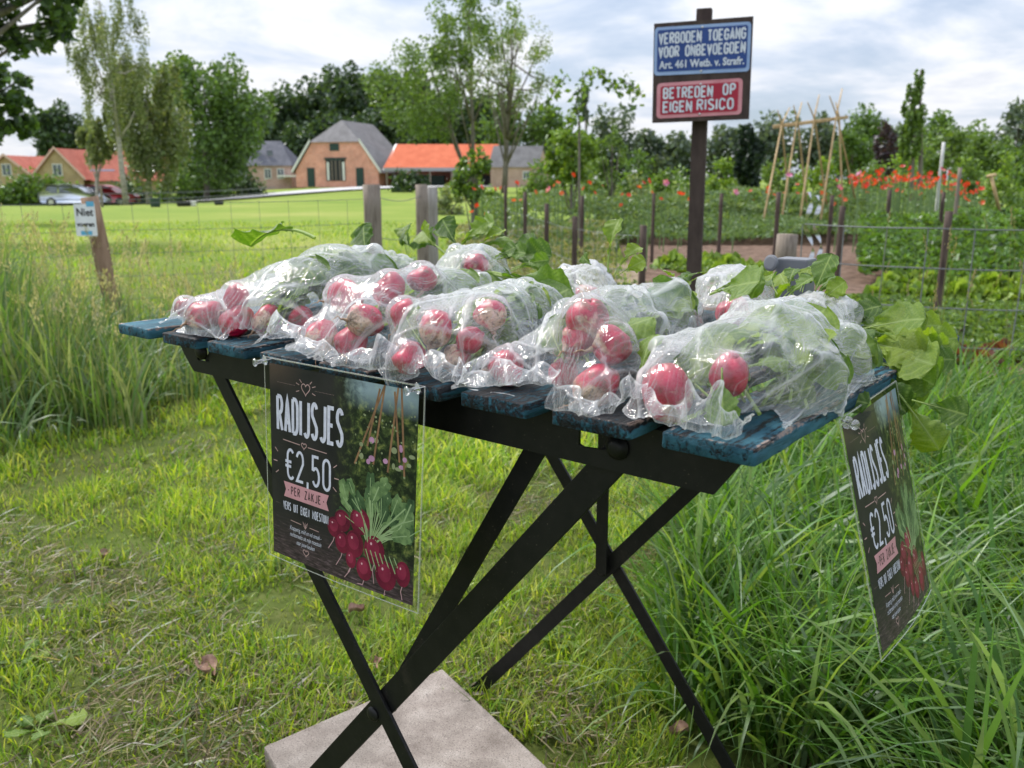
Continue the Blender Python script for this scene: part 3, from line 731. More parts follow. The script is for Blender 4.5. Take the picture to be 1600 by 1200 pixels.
def bulb_mesh(seed):
    r_ = np.random.default_rng(seed); nu, nv = 48, 26; V = []
    ph = r_.uniform(0, 6.28, 8); el = r_.uniform(.88, 1.16)
    for j in range(nv):
        th = math.pi*j/(nv-1)
        for i in range(nu):
            a = 2*math.pi*i/nu
            x, y, z = math.sin(th)*math.cos(a), math.sin(th)*math.sin(a), math.cos(th)
            s = 1+.075*math.sin(2*a+ph[0]+z)+.06*math.sin(3*a+ph[1]+z*2.5)+.05*math.sin(3.3*z+ph[2])+.03*math.sin(5*a+ph[4])*math.sin(4*z+ph[5])+.03*math.sin(9*a+ph[3])*max(0, -z)-.10*math.exp(-((math.atan2(math.sin(a-ph[6]), math.cos(a-ph[6]))/.16)**2))*(seed % 2)*max(0, 1-abs(z+.2))
            taper = 1-.10*z
            if z < -.75: s *= 1-.25*(z+.75)*-1*.6
            V.append((x*s*taper, y*s*taper, z*s*el-(.28*max(0, -z-.86)*3)+(-.20*max(0, z-.88)*3)))
    return npmesh('radish_bulb', np.array(V)*1.0, gridfaces_wrap(nv, nu), True, mat=M_radish)
def gridfaces_wrap(n, m):
    i = np.arange(n-1)[:, None]*m+np.arange(m)[None]; j = np.arange(n-1)[:, None]*m+(np.arange(m)[None]+1) % m
    return np.stack([i, i+m, j+m, j], -1).reshape(-1, 4)
# ---- leaves of the radishes
def radish_leaf_mat():
    m, t, o = mat('radish_leaf'); v = objco(t)
    a = t.nodes.new('ShaderNodeVertexColor'); a.layer_name = 'Col'
    sp = t.nodes.new('ShaderNodeSeparateColor'); t.links.new(a.outputs[0], sp.inputs[0])   # red: vein, green: stem
    rnd = t.nodes.new('ShaderNodeObjectInfo').outputs['Random']
    n = noise(t, v, 45, 5, .6)
    c = ramp(t, math_(t, 'ADD', math_(t, 'MULTIPLY', n, .5), math_(t, 'MULTIPLY', rnd, .5)), [(.25, (.055, .125, .012)), (.5, (.115, .225, .018)), (.75, (.24, .34, .022))])
    c = mixc(t, math_(t, 'MULTIPLY', sp.outputs[0], .75), c, (.34, .46, .14))
    c = mixc(t, sp.outputs[1], c, (.36, .47, .16))
    d = t.nodes.new('ShaderNodeBsdfDiffuse'); t.links.new(c, d.inputs[0])
    tr = t.nodes.new('ShaderNodeBsdfTranslucent'); t.links.new(mixc(t, 1.0, c, (1.45, 1.5, .45), 'MULTIPLY'), tr.inputs[0])
    mx = t.nodes.new('ShaderNodeMixShader'); mx.inputs[0].default_value = .48
    t.links.new(d.outputs[0], mx.inputs[1]); t.links.new(tr.outputs[0], mx.inputs[2])
    g = t.nodes.new('ShaderNodeBsdfGlossy'); g.inputs['Roughness'].default_value = .33
    vein = noise(t, v, 210, 4, .6)
    bp = bump(t, math_(t, 'ADD', vein, math_(t, 'MULTIPLY', n, 1.5)), .5, .0012)
    for q in (d, tr, g): t.links.new(bp, q.inputs['Normal'])
    m2 = t.nodes.new('ShaderNodeMixShader'); t.links.new(schlick(t, bp, .03, .4), m2.inputs[0])
    t.links.new(mx.outputs[0], m2.inputs[1]); t.links.new(g.outputs[0], m2.inputs[2]); t.links.new(m2.outputs[0], o.inputs[0]); return m
M_rleaf = radish_leaf_mat()
def leaf_mesh(seed, bend=.5, pet=.38, width=.42, fold=.25, curl=0.0):
    """unit-length leaf along +X from the petiole base, upper side +Z"""
    r_ = np.random.default_rng(seed); nx, ny = 34, 17
    ph = r_.uniform(0, 6.28, 10); V = []; C = []; Fs = []
    def spine(t):   # arc bending down
        a = bend*t; 
        if abs(bend) < 1e-3: return np.array([t, 0, 0]), 0
        return np.array([math.sin(a)/bend, 0, -(1-math.cos(a))/bend]), a
    for i in range(nx):
        s = i/(nx-1); t = pet+(1-pet)*s
        # blade outline: small lobes low down then a broad rounded end
        base = (s**.55)*math.sqrt(max(0, 1-(max(0, s-.62)/.38)**2.6)) if s < 1 else 0
        lobe = .30+.70*sstep((s-.18)/.35) 
        w0 = width/2*base*lobe*(1-.28*abs(math.sin(s*math.pi*3.2+ph[0]))*(s < .5))
        c, a = spine(t)
        for j in range(ny):
            q = -1+2*j/(ny-1); sgn = 1 if q > 0 else -1
            edge = 1+.07*math.sin(s*26+ph[1]+sgn)+.05*math.sin(s*47+ph[2]*sgn)
            y = w0*q*edge
            z = fold*abs(y)*.9 + .035*math.sin(s*9+ph[3])*q*q*sgn + .018*math.sin(s*24+q*5+ph[4])*abs(q) - curl*q*q*w0*2
            # bulges between the side veins
            sv = abs(((s*7+abs(q)*1.6) % 1)-.5)*2
            z += .010*(sv-.5)*min(1, abs(q)*3)
            V.append((c[0]+z*math.sin(a), y, c[2]+z*math.cos(a)))
            C.append((min(1, max(0, 1-abs(q)*9)+.6*max(0, 1-sv*4)), 0, 0))
    for i in range(nx-1):
        for j in range(ny-1): Fs.append([i*ny+j, (i+1)*ny+j, (i+1)*ny+j+1, i*ny+j+1])
    # petiole and midrib
    k = 6; b0 = len(V); ns = 16
    for i in range(ns):
        t = .97*i/(ns-1); c, a = spine(t); rr = .0125*(1-t)**.8+.003
        for j in range(k):
            b = 2*math.pi*j/k
            V.append((c[0]+rr*math.sin(b)*math.sin(a), rr*math.cos(b), c[2]+rr*math.sin(b)*math.cos(a)-(.004 if t > pet else 0))); C.append((0, 1, 0))
    for i in range(ns-1):
        for j in range(k): Fs.append([b0+i*k+j, b0+i*k+(j+1) % k, b0+(i+1)*k+(j+1) % k, b0+(i+1)*k+j])
    return npmesh('radish_leaf', np.array(V), Fs, True, cols=np.array(C), mat=M_rleaf)
BULBS = [bulb_mesh(i) for i in range(8)]
LEAVES = [leaf_mesh(1, .5, .22, .62), leaf_mesh(2, .9, .30, .54, .35), leaf_mesh(3, .25, .18, .66, .12), leaf_mesh(4, 1.2, .24, .58, .2, .3), leaf_mesh(5, .7, .30, .46, .5)]
FLATL = [leaf_mesh(11, .30, .12, .62, .05, .1), leaf_mesh(12, .45, .14, .58, .08, .2), leaf_mesh(13, .15, .10, .66, .04)]
ROOTS = []
for s_ in range(3):
    q = np.random.default_rng(s_); pts = [(0, 0, 0)]; 
    for i in range(7): pts.append((pts[-1][0]+q.normal()*.12, pts[-1][1]+q.normal()*.12, pts[-1][2]-.17))
    ROOTS.append(MB().tube(pts, [.16, .09, .055, .04, .03, .02, .014, .008], 6).mesh('root', M_root, True))
def place(me, name, root, M):
    o = bpy.data.objects.new(name, me); COL.objects.link(o); o.parent = root
    o.matrix_basis = Matrix.Translation(-root.location) @ M; return o
def frame_to(base, tip, up, size, roll=0.0):
    x = (Vector(tip)-Vector(base)).normalized(); upv = Vector(up); y = upv.cross(x).normalized(); z = x.cross(y)
    R = Matrix((x, y, z)).transposed().to_4x4()
    return Matrix.Translation(Vector(base)) @ R @ Matrix.Rotation(roll, 4, 'X') @ Matrix.Scale(size, 4)
rr_ = random.Random(11)
def radish(c, r, crown, label, leaves=(), group='radishes in the plastic bags', variant=None, rootlen=1.0):
    """crown: direction the leaf end points; leaves: (base, tip, up, mesh, roll)"""
    c = Vector(c); k = rr_.randrange(8) if variant is None else variant
    root = empty('radish', c, label, 'radish', group)
    zax = Vector(crown).normalized(); q = zax.to_track_quat('Z', 'Y'); q.rotate(Matrix.Rotation(rr_.uniform(0, 6.28), 3, zax))
    Mr = Matrix.Translation(c) @ q.to_matrix().to_4x4() @ Matrix.Rotation(rr_.uniform(0, 6), 4, 'Z')
    # bulb meshes are unit size: bake radius into a copy so that object coordinates stay metric
    me = BULBS[k].copy(); me.transform(Matrix.Scale(r*.84, 4)); place(me, 'bulb', root, Mr)
    place(ROOTS[k % 3], 'tap_root', root, Mr @ Matrix.Translation((0, 0, -r*1.02)) @ Matrix.Scale(r*.95*rootlen, 4))
    for (b, tp, up, me2, rl) in leaves:
        L = (Vector(tp)-Vector(b)).length
        place(me2, 'leaf', root, frame_to(b, tp, up, L, rl))
    return root
# ------------------------------------------------------------------ plastic film bags
def bag_mat():
    m, t, o = mat('thin_clear_plastic'); v = objco(t)
    # crinkles: ridged noise, long in the direction the film is pulled
    uvn = t.nodes.new('ShaderNodeUVMap').outputs[0]
    wl = t.nodes.new('ShaderNodeTexNoise'); wl.inputs['Scale'].default_value = 1.6; wl.inputs['Detail'].default_value = 2; t.links.new(uvn, wl.inputs['Vector'])
    wv = t.nodes.new('ShaderNodeVectorMath'); wv.operation = 'MULTIPLY_ADD'; t.links.new(wl.outputs['Color'], wv.inputs[0]); wv.inputs[1].default_value = (.55, .55, 0); t.links.new(uvn, wv.inputs[2]); uw = wv.outputs[0]
    def streak(sc, rot, w_, p_):
        n_ = noise(t, mapping(t, uw, scale=sc, rot=(0, 0, rot)), 1, 3, .5, .15)
        return math_(t, 'POWER', math_(t, 'SUBTRACT', 1.0, math_(t, 'ABSOLUTE', math_(t, 'MULTIPLY', math_(t, 'SUBTRACT', n_, .5), w_)), True), p_)
    s1, s2, s3 = streak((13, 1.6, 1), .15, 6.0, 7.0), streak((19, 3.0, 1), -.65, 7.0, 8.0), streak((32, 5, 1), .75, 8.0, 6.0)
    a = noise(t, mapping(t, uw, scale=(3.2, 2.2, 1)), 1, 4, .55)
    msk = ramp(t, noise(t, mapping(t, uw, scale=(2.6, 2.0, 1), loc=(4, 2, 0)), 1, 2, .5), [(.42, .15), (.62, 1.0)])
    rid = math_(t, 'ADD', math_(t, 'MULTIPLY', s1, .55), math_(t, 'MULTIPLY', msk, math_(t, 'ADD', math_(t, 'MULTIPLY', s2, .5), math_(t, 'MULTIPLY', s3, .35))), True)
    vor = t.nodes.new('ShaderNodeTexVoronoi'); vor.inputs['Scale'].default_value = 260; t.links.new(v, vor.inputs['Vector'])
    drop = ramp(t, vor.outputs['Distance'], [(.0, 1.0), (.15, 0.0)])
    dm = ramp(t, noise(t, v, 18, 3, .5), [(.5, 0), (.6, 1)]); drop = math_(t, 'MULTIPLY', drop, dm)
    h = math_(t, 'ADD', math_(t, 'MULTIPLY', rid, .8), math_(t, 'ADD', math_(t, 'MULTIPLY', a, 2.2), math_(t, 'MULTIPLY', drop, .25)))
    bp = bump(t, h, .6, .0024)
    tr = t.nodes.new('ShaderNodeBsdfTransparent'); tr.inputs[0].default_value = (.975, .98, .985, 1)
    df = t.nodes.new('ShaderNodeBsdfDiffuse'); df.inputs[0].default_value = (.92, .94, .96, 1)
    tl = t.nodes.new('ShaderNodeBsdfTranslucent'); tl.inputs[0].default_value = (.86, .88, .90, 1)
    ms = t.nodes.new('ShaderNodeMixShader'); ms.inputs[0].default_value = .5; t.links.new(df.outputs[0], ms.inputs[1]); t.links.new(tl.outputs[0], ms.inputs[2])
    lw = t.nodes.new('ShaderNodeLayerWeight'); lw.inputs['Blend'].default_value = .5
    t.links.new(bp, lw.inputs['Normal'])
    # milky haze grows edge-on and in creases; white reflection lines are painted in with it
    ca = t.nodes.new('ShaderNodeVertexColor'); ca.layer_name = 'Col'; sc_ = t.nodes.new('ShaderNodeSeparateColor'); t.links.new(ca.outputs[0], sc_.inputs[0])
    hz = math_(t, 'ADD', math_(t, 'MULTIPLY', math_(t, 'POWER', lw.outputs['Facing'], 2.4), .50), .022); hz = math_(t, 'ADD', hz, math_(t, 'MULTIPLY', ramp(t, a, [(.48, 0), (.68, 1)]), .11))
    hz = math_(t, 'ADD', hz, math_(t, 'MULTIPLY', rid, .30))
    hz = math_(t, 'ADD', hz, math_(t, 'MULTIPLY', sc_.outputs[0], .42))
    hz = math_(t, 'ADD', hz, math_(t, 'MULTIPLY', math_(t, 'POWER', sc_.outputs[1], 2.5), .34), True)
    m1 = t.nodes.new('ShaderNodeMixShader'); t.links.new(hz, m1.inputs[0]); t.links.new(tr.outputs[0], m1.inputs[1]); t.links.new(ms.outputs[0], m1.inputs[2])
    g = t.nodes.new('ShaderNodeBsdfGlossy'); g.inputs['Roughness'].default_value = .05; t.links.new(bp, g.inputs['Normal'])
    m2 = t.nodes.new('ShaderNodeMixShader'); t.links.new(schlick(t, bp, .048, .65, 3.2), m2.inputs[0]); t.links.new(m1.outputs[0], m2.inputs[1]); t.links.new(g.outputs[0], m2.inputs[2])
    t.links.new(m2.outputs[0], o.inputs[0]); return m
M_bag = bag_mat()
def drape(spheres, org, ang, Ls, Ws, seed, step=.0034, taper=.0, iters=150, tuck=.15, slack=.02, taut=110, folds=60):
    """let a sheet of film settle over spheres (x,y,z,r) lying on the table; returns grid"""
    r_ = np.random.default_rng(seed)
    S = np.array(spheres, float); S[:, 2] += TZ
    ax = np.array([math.cos(ang), math.sin(ang)]); sd = np.array([math.sin(ang), -math.cos(ang)])
    nv, nu = int(Ls/step)+1, int(Ws/step)+1
    vv, uu = np.meshgrid(np.linspace(0, 1, nv), np.linspace(-.5, .5, nu), indexing='ij')
    wid = Ws*(1-taper*np.abs(vv-.15))
    x = np.zeros((nv, nu, 3))
    x[..., 0] = org[0]+ax[0]*vv*Ls+sd[0]*uu*wid; x[..., 1] = org[1]+ax[1]*vv*Ls+sd[1]*uu*wid
    zt = np.full(x.shape[:2], TZ+.002)
    for s in S:
        d1 = np.sqrt((x[..., 0]-s[0])**2+(x[..., 1]-s[1])**2); R_ = s[3]*1.08
        zt = np.maximum(zt, s[2]+np.where(d1 < R_*.75, np.sqrt(np.maximum(R_**2-d1**2, 0)), R_*.66-(d1-R_*.75)*1.0))
    x[..., 2] = zt+.004+r_.normal(size=zt.shape)*.0006
    # low frequency slack so that the film has folds to lose
    def lf(k):
        a = r_.normal(size=(k, k)); ii = np.linspace(0, k-1.001, nv); jj = np.linspace(0, k-1.001, nu)
        i0 = ii.astype(int); j0 = jj.astype(int); fi = (ii-i0)[:, None]; fj = (jj-j0)[None]
        return (a[i0][:, j0]*(1-fi)*(1-fj)+a[np.minimum(i0+1, k-1)][:, j0]*fi*(1-fj)+a[i0][:, np.minimum(j0+1, k-1)]*(1-fi)*fj+a[np.minimum(i0+1, k-1)][:, np.minimum(j0+1, k-1)]*fi*fj)
    ru = (wid[:, :1]/(nu-1))*(1+slack*(.6+.6*lf(9)))[:, :-1]*np.ones((1, 1)); rv = (Ls/(nv-1))*(1+slack*(.4+.6*lf(9)))[:-1, :]
    rs_ = np.sqrt((Ws/(nu-1))**2+(Ls/(nv-1))**2)*(1+slack*.5)
    v = np.zeros_like(x)
    cen = S[:, :3]
    def con(A, B, L, k=1.0, only_long=False):
        d = B-A; l = np.sqrt((d*d).sum(-1))+1e-9; e = (l-L)/l
        if only_long: e = np.maximum(e, 0)
        c = d*(e*.5*k)[..., None]; return c
    for it in range(iters):
        v *= .90; v[..., 2] -= 2.4e-4
        if tuck:
            # draw towards the nearest content where the film hangs free
            near = np.full(x.shape[:2], 1e9); dirn = np.zeros_like(x)
            if it % 3 == 0:
                for s in S:
                    d = s[:3]-x; l = np.sqrt((d*d).sum(-1)); g = l-s[3]; q = g < near
                    near = np.where(q, g, near); dirn = np.where(q[..., None], d/l[..., None], dirn)
                pull = dirn*(np.clip(near, 0, .02)/.02*2.2e-4*tuck)[..., None]; pull[..., 2] *= .4
            v += pull
        p = x.copy(); x = x+v
        for _ in range(4):
            for o_ in (0, 1):
                A = x[:, o_:nu-1:2]; B = x[:, o_+1:nu:2]; c = con(A, B, ru[:, o_::2]); A += c; B -= c
                A = x[o_:nv-1:2]; B = x[o_+1:nv:2]; c = con(A, B, rv[o_::2]); A += c; B -= c
            for (a0, b0) in (((0, 0), (1, 1)), ((0, 1), (1, 0))):
                for o_ in (0, 1):
                    A = x[o_:nv-1:2, a0[1]:nu-1+a0[1]]; B = x[o_+1:nv:2, b0[1]:nu-1+b0[1]]
                    c = con(A, B, rs_, .35, True); A += c; B -= c
        touch = np.zeros(x.shape[:2], bool)
        for s in S:
            d = x-s[:3]; l = np.sqrt((d*d).sum(-1)); R = s[3]+.0010; m_ = l < R
            if m_.any():
                x[m_] = s[:3]+d[m_]/l[m_][:, None]*R; touch |= m_
        on = (x[..., 1] > -.004) & (x[..., 1] < TW+.01) & (x[..., 0] < .787) & (x[..., 0] > -.005)
        m_ = on & (x[..., 2] < TZ+.0016) & (x[..., 2] > TZ-.03); x[m_, 2] = TZ+.0016; touch |= m_
        v = x-p; v[touch] *= .45
    # pull the film taut: it bridges the hollows between the things it lies on
    for it in range(taut):
        m = x.copy(); m[1:-1, 1:-1] = (x[:-2, 1:-1]+x[2:, 1:-1]+x[1:-1, :-2]+x[1:-1, 2:])/4
        x = x*.3+m*.7
        for s in S:
            d = x-s[:3]; l = np.sqrt((d*d).sum(-1)); R_ = s[3]+.0010; m_ = l < R_
            if m_.any(): x[m_] = s[:3]+d[m_]/l[m_][:, None]*R_
        m_ = on & (x[..., 2] < TZ+.0016) & (x[..., 2] > TZ-.03); x[m_, 2] = TZ+.0016
    uv = np.stack([uu*Ws*10, vv*Ls*10], -1)
    # finer grid, then straight folds running mostly along the pull of the film
    def up(g):
        n0, n1 = g.shape[:2]; h = np.zeros((2*n0-1, n1)+g.shape[2:]); h[::2] = g; gp = np.pad(g, ((1, 1),)+((0, 0),)*(g.ndim-1), 'edge')
        h[1::2] = (-gp[:-3]+9*gp[1:-2]+9*gp[2:-1]-gp[3:])/16 if n0 > 2 else (g[:-1]+g[1:])/2
        k = np.zeros((2*n0-1, 2*n1-1)+g.shape[2:]); k[:, ::2] = h; gp = np.pad(h, ((0, 0), (1, 1))+((0, 0),)*(g.ndim-2), 'edge')
        k[:, 1::2] = (-gp[:, :-3]+9*gp[:, 1:-2]+9*gp[:, 2:-1]-gp[:, 3:])/16; return k
    x = up(x); uv = up(uv)
    nr = np.cross(np.gradient(x, axis=0), np.gradient(x, axis=1)); nr /= np.linalg.norm(nr, axis=-1)[..., None]+1e-12
    nr *= np.sign(nr[..., 2:3]+1e-9)*0+1; 
    if nr[..., 2].mean() < 0: nr = -nr
    X, Y = uv[..., 0]/10, uv[..., 1]/10; hgt = np.zeros(X.shape)
    for k in range(folds):
        cx, cy = r_.uniform(-.5, .5)*Ws, r_.uniform(0, 1)*Ls; a_ = math.pi/2+r_.normal()*.6; L_ = r_.uniform(.04, .15); wd = r_.uniform(.0024, .0042); am = wd*r_.uniform(.3, .6)
        bend = r_.normal()*3.0
        du = (X-cx)*math.cos(a_)+(Y-cy)*math.sin(a_); dv = -(X-cx)*math.sin(a_)+(Y-cy)*math.cos(a_)-bend*du*du
        hgt += am*np.maximum(0, 1-np.abs(dv)/wd)*np.maximum(0, 1-(np.abs(du)/L_)**2)
    x = x+nr*hgt[..., None]
    dist = np.full(x.shape[:2], 1e9)
    for s in S: dist = np.minimum(dist, np.sqrt(((x-s[:3])**2).sum(-1))-s[3])
    wob = .013+.006*np.sin(X*95+seed)+.004*np.sin(Y*140+seed*2)+.005*np.sin((X+Y)*51+seed)
    return x, uv, dist, wob, np.clip(hgt/.0012, 0, 1)
def smooth_grid(x, n=1):
    return x
def bag(spheres, org, ang, Ls, Ws, seed, label, **k):
    x, uv, dist, wob, fd = drape(spheres, org, ang, Ls, Ws, seed, **k)
    c = Vector((float(x[..., 0].mean()), float(x[..., 1].mean()), TZ))
    nv, nu = x.shape[:2]; Q = x.reshape(-1, 3)-np.array(c[:]); Fq = gridfaces(nv, nu)[:, ::-1].copy()
    over = (dist-wob).ravel(); low = (x[..., 2] < TZ+.012).ravel(); cut = (over > 0) & low
    Fq = Fq[~cut[Fq].any(1)]
    ed = np.where(low, np.clip(1+over/.003, 0, 1)+.25*np.clip(1+over/.012, 0, 1), 0).clip(0, 1)
    used = np.unique(Fq); mp_ = np.full(len(Q), -1); mp_[used] = np.arange(len(used)); Fq = mp_[Fq]
    o = link('plastic_bag', npmesh('plastic_bag', Q[used], Fq, True, uv=uv.reshape(-1, 2)[used], cols=np.stack([ed[used], fd.ravel()[used], ed[used]*0], 1), mat=M_bag))
    o.location = c
    return tag(o, label, 'plastic bag', 'clear plastic bags of radishes on the table')
def on_y(px, py, y): return ony(px, py, y)
def rz(px, py, r, y=None):
    """centre of a radish of radius r seen at px,py: on the table top, or at depth y"""
    return onz(px, py, TZ+r*.98) if y is None else ony(px, py, y)
R = {}
def defr(key, px, py, r, y=None): R[key] = (rz(px, py, r, y), r)
defr('1a', 322, 492, .0205); defr('1b', 371, 500, .0185); defr('1c', 418, 500, .0175); defr('1d', 369, 464, .0165, .045); defr('1e', 290, 482, .013, .040)
defr('2a', 470, 500, .0165); defr('2b', 503, 524, .0180); defr('2c', 549, 533, .0185); defr('2d', 541, 462, .0195, .070); defr('2e', 609, 452, .0185, .085); defr('2f', 659, 435, .0165, .130); defr('2g', 572, 500, .0175, .034)
defr('3a', 640, 561, .0165); defr('3b', 714, 560, .0155); defr('3c', 681, 512, .0160, .028); defr('3d', 767, 492, .0165, .070); defr('3e', 735, 530, .0135, .040); defr('3f', 632, 490, .0150, .040)
defr('4a', 792, 574, .0165); defr('4b', 880, 583, .0140); defr('4c', 933, 600, .0175); defr('4d', 917, 497, .0180, .050); defr('4e', 958, 540, .0165, .045); defr('4f', 905, 528, .016, .048)
defr('5a', 1043, 612, .0200); defr('5b', 1140, 585, .0150, .045)
defr('6a', 744, 414, .0170, .34)
rnames = {
 '1a': 'large radish with a tan patch at the front left corner of the leftmost full bag', '1b': 'round pink radish beside the large tan patched one in the leftmost full bag',
 '1c': 'small pink radish at the right front of the leftmost full bag', '1d': 'red radish resting on top behind the front radishes of the leftmost full bag',
 '1e': 'small brownish radish squeezed into the far left tip of the leftmost full bag',
 '2a': 'dark red radish at the left front of the second bag from the left', '2b': 'magenta radish lying low at the front of the second bag, above the poster',
 '2c': 'earthy brown and pink radish on the slats at the right front of the second bag', '2d': 'big tan radish with dark roots high on the left of the second bag',
 '2e': 'tan and pink radish on top in the middle of the second bag', '2f': 'peeling tan radish topmost at the back right of the second bag', '2g': 'brownish radish wedged in the middle of the second bag',
 '3a': 'crimson radish resting on the slat edge just right of the front poster pin', '3b': 'pale cracked radish in the front corner of the third bag', '3c': 'pink topped radish in the middle of the third bag behind the folded film',
 '3d': 'pink and cream radish high at the right of the third bag', '3e': 'small red radish behind the cracked one in the third bag', '3f': 'red radish above the bruised green leaf at the left of the third bag',
 '4a': 'bright pink radish with a cream left side at the left front of the fourth bag', '4b': 'small red radish low in the middle of the fourth bag', '4c': 'pink and brown radish inside the front flap of the fourth bag',
 '4d': 'bright red topped radish at the summit of the fourth bag', '4e': 'earthy split radish under the summit of the fourth bag, on its right', '4f': 'pale radish under the summit of the fourth bag',
 '5a': 'large glossy crimson radish at the left front of the rightmost front bag', '5b': 'red radish behind the big green leaf in the rightmost front bag', '6a': 'crinkled pink radish alone on top of the middle back bag'}
crown = {'1a': (.3, 1, .3), '1b': (.1, 1, .9), '1c': (.2, 1, .6), '1d': (.3, .6, .8), '1e': (.8, .6, .2), '2a': (.5, 1, .5), '2b': (-.3, .5, .6), '2c': (-.6, .8, .6), '2d': (.2, 1, .2), '2e': (-.2, .9, .7), '2f': (-.6, .6, .9), '2g': (.2, 1, -.1),
         '3a': (.6, -.2, -.3), '3b': (.1, 1, .2), '3c': (.0, .6, 1), '3d': (-.5, .4, .9), '3e': (.5, .2, .4), '3f': (0, .7, .8), '4a': (.9, .3, .2), '4b': (-.3, .3, -.6), '4c': (.6, .6, .7), '4d': (.1, .2, 1), '4e': (.6, .9, .1), '4f': (0, 1, .3),
         '5a': (-.3, -.1, .9), '5b': (.3, .2, .8), '6a': (.6, .6, .5)}
# bag bodies: foliage bulk as spheres (x, y, z above table, r)
BODY = {
 1: [(0.205, 0.105, 0.041, 0.056), (0.185, 0.165, 0.047, 0.063), (0.160, 0.235, 0.041, 0.059), (0.140, 0.310, 0.033, 0.047), (0.215, 0.060, 0.027, 0.032)],
 2: [(0.322, 0.125, 0.029, 0.043), (0.318, 0.180, 0.033, 0.049), (0.300, 0.240, 0.031, 0.047), (0.285, 0.300, 0.025, 0.038), (0.360, 0.150, 0.027, 0.034)],
 3: [(0.458, 0.105, 0.029, 0.043), (0.445, 0.155, 0.033, 0.046), (0.420, 0.215, 0.031, 0.043), (0.400, 0.280, 0.023, 0.036), (0.490, 0.075, 0.023, 0.029)],
 4: [(0.592, 0.100, 0.033, 0.045), (0.580, 0.155, 0.038, 0.050), (0.582, 0.220, 0.037, 0.047), (0.560, 0.285, 0.031, 0.041)],
 5: [(0.732, 0.085, 0.031, 0.050), (0.730, 0.135, 0.033, 0.055), (0.722, 0.190, 0.031, 0.051), (0.748, 0.225, 0.019, 0.038), (0.705, 0.055, 0.027, 0.036), (0.757, 0.130, 0.023, 0.041)],
 6: [(0.185, 0.400, 0.035, 0.051), (0.160, 0.455, 0.037, 0.052), (0.240, 0.385, 0.025, 0.038), (0.265, 0.345, 0.019, 0.029)],
 7: [(0.385, 0.395, 0.027, 0.045), (0.360, 0.440, 0.025, 0.043), (0.415, 0.350, 0.019, 0.032)],
 8: [(0.590, 0.385, 0.039, 0.047), (0.560, 0.435, 0.037, 0.047), (0.610, 0.330, 0.027, 0.038)],
 9: [(0.700, 0.310, 0.021, 0.045), (0.690, 0.355, 0.021, 0.043)],
 10: [(0.070, 0.090, 0.012, 0.025), (0.085, 0.150, 0.019, 0.034), (0.075, 0.210, 0.019, 0.032)],
}
BAGR = {1: ['1a', '1b', '1c', '1d', '1e'], 2: ['2a', '2b', '2c', '2d', '2e', '2f', '2g'], 3: ['3a', '3b', '3c', '3d', '3e', '3f'], 4: ['4a', '4b', '4c', '4d', '4e', '4f'], 5: ['5a', '5b'], 6: ['6a'], 7: [], 8: [], 9: [], 10: []}
lrnd = random.Random(4)
def inner_leaves(b, n, back=(0, 1, 0)):
    """leaf blades just under the film of bag b"""
    out = []; body = BODY[b]
    for i in range(n):
        s = body[i % len(body)]
        a = lrnd.uniform(-1.0, 1.0); el = lrnd.uniform(.25, 1.3)
        nrm = Vector((math.sin(a)*math.cos(el)-.35, -math.cos(a)*math.cos(el)*.7, math.sin(el))).normalized()
        c = Vector((s[0], s[1], s[2]*.80+TZ))+nrm*(s[3]*.84-.004)
        d = Vector((lrnd.uniform(-.5, .5), 1, 0)); d = (d-nrm*d.dot(nrm)).normalized()
        L = lrnd.uniform(.065, .095)
        base = c-d*L*.50-nrm*.022; tip = c+d*L*.50-nrm*.012
        base.y = max(base.y, .045)
        if base.z < TZ+.006: base.z = TZ+.006
        if tip.z < TZ+.006: tip.z = TZ+.006
        out.append((base, tip, nrm, FLATL[i % 3], lrnd.uniform(-.2, .2)))
    return out
NL = {1: 46, 2: 28, 3: 30, 4: 40, 5: 52, 6: 22}
extra = {}
def up3(px, py, y): return Vector(ony(px, py, y))
JL = random.Random(77)
def bunch(key, lst, n=1, jit=14):
    for (a, b_, me, up) in lst:
        for k in range(n+1):
            j = (lambda: JL.uniform(-jit, jit)) if k else (lambda: 0.0)
            dx, dy = (b_[0]-a[0])*.06, (b_[1]-a[1])*.06
            bigleaf(key, a[0]+j()*.5, a[1]+j()*.4, a[2]+JL.uniform(0, .02)*k, b_[0]+dx+j(), b_[1]+dy+j()*.8, b_[2]+JL.uniform(-.01, .03)*k, me if not k else JL.randrange(5), (up[0]+JL.uniform(-.3, .3)*k, up[1], up[2]+JL.uniform(-.2, .5)*k), JL.uniform(-.15, .15))
def bigleaf(key, px0, py0, y0, px1, py1, y1, me=0, up=(0, 0, 1), roll=0.0):
    extra.setdefault(key, []).append((up3(px0, py0, y0), up3(px1, py1, y1), Vector(up), (LEAVES+FLATL)[me], roll))
# the single leaf arching out of the leftmost bag
bigleaf('1d', 492, 372, .20, 384, 308, .20, 1, (0, -.35, 1), .3)
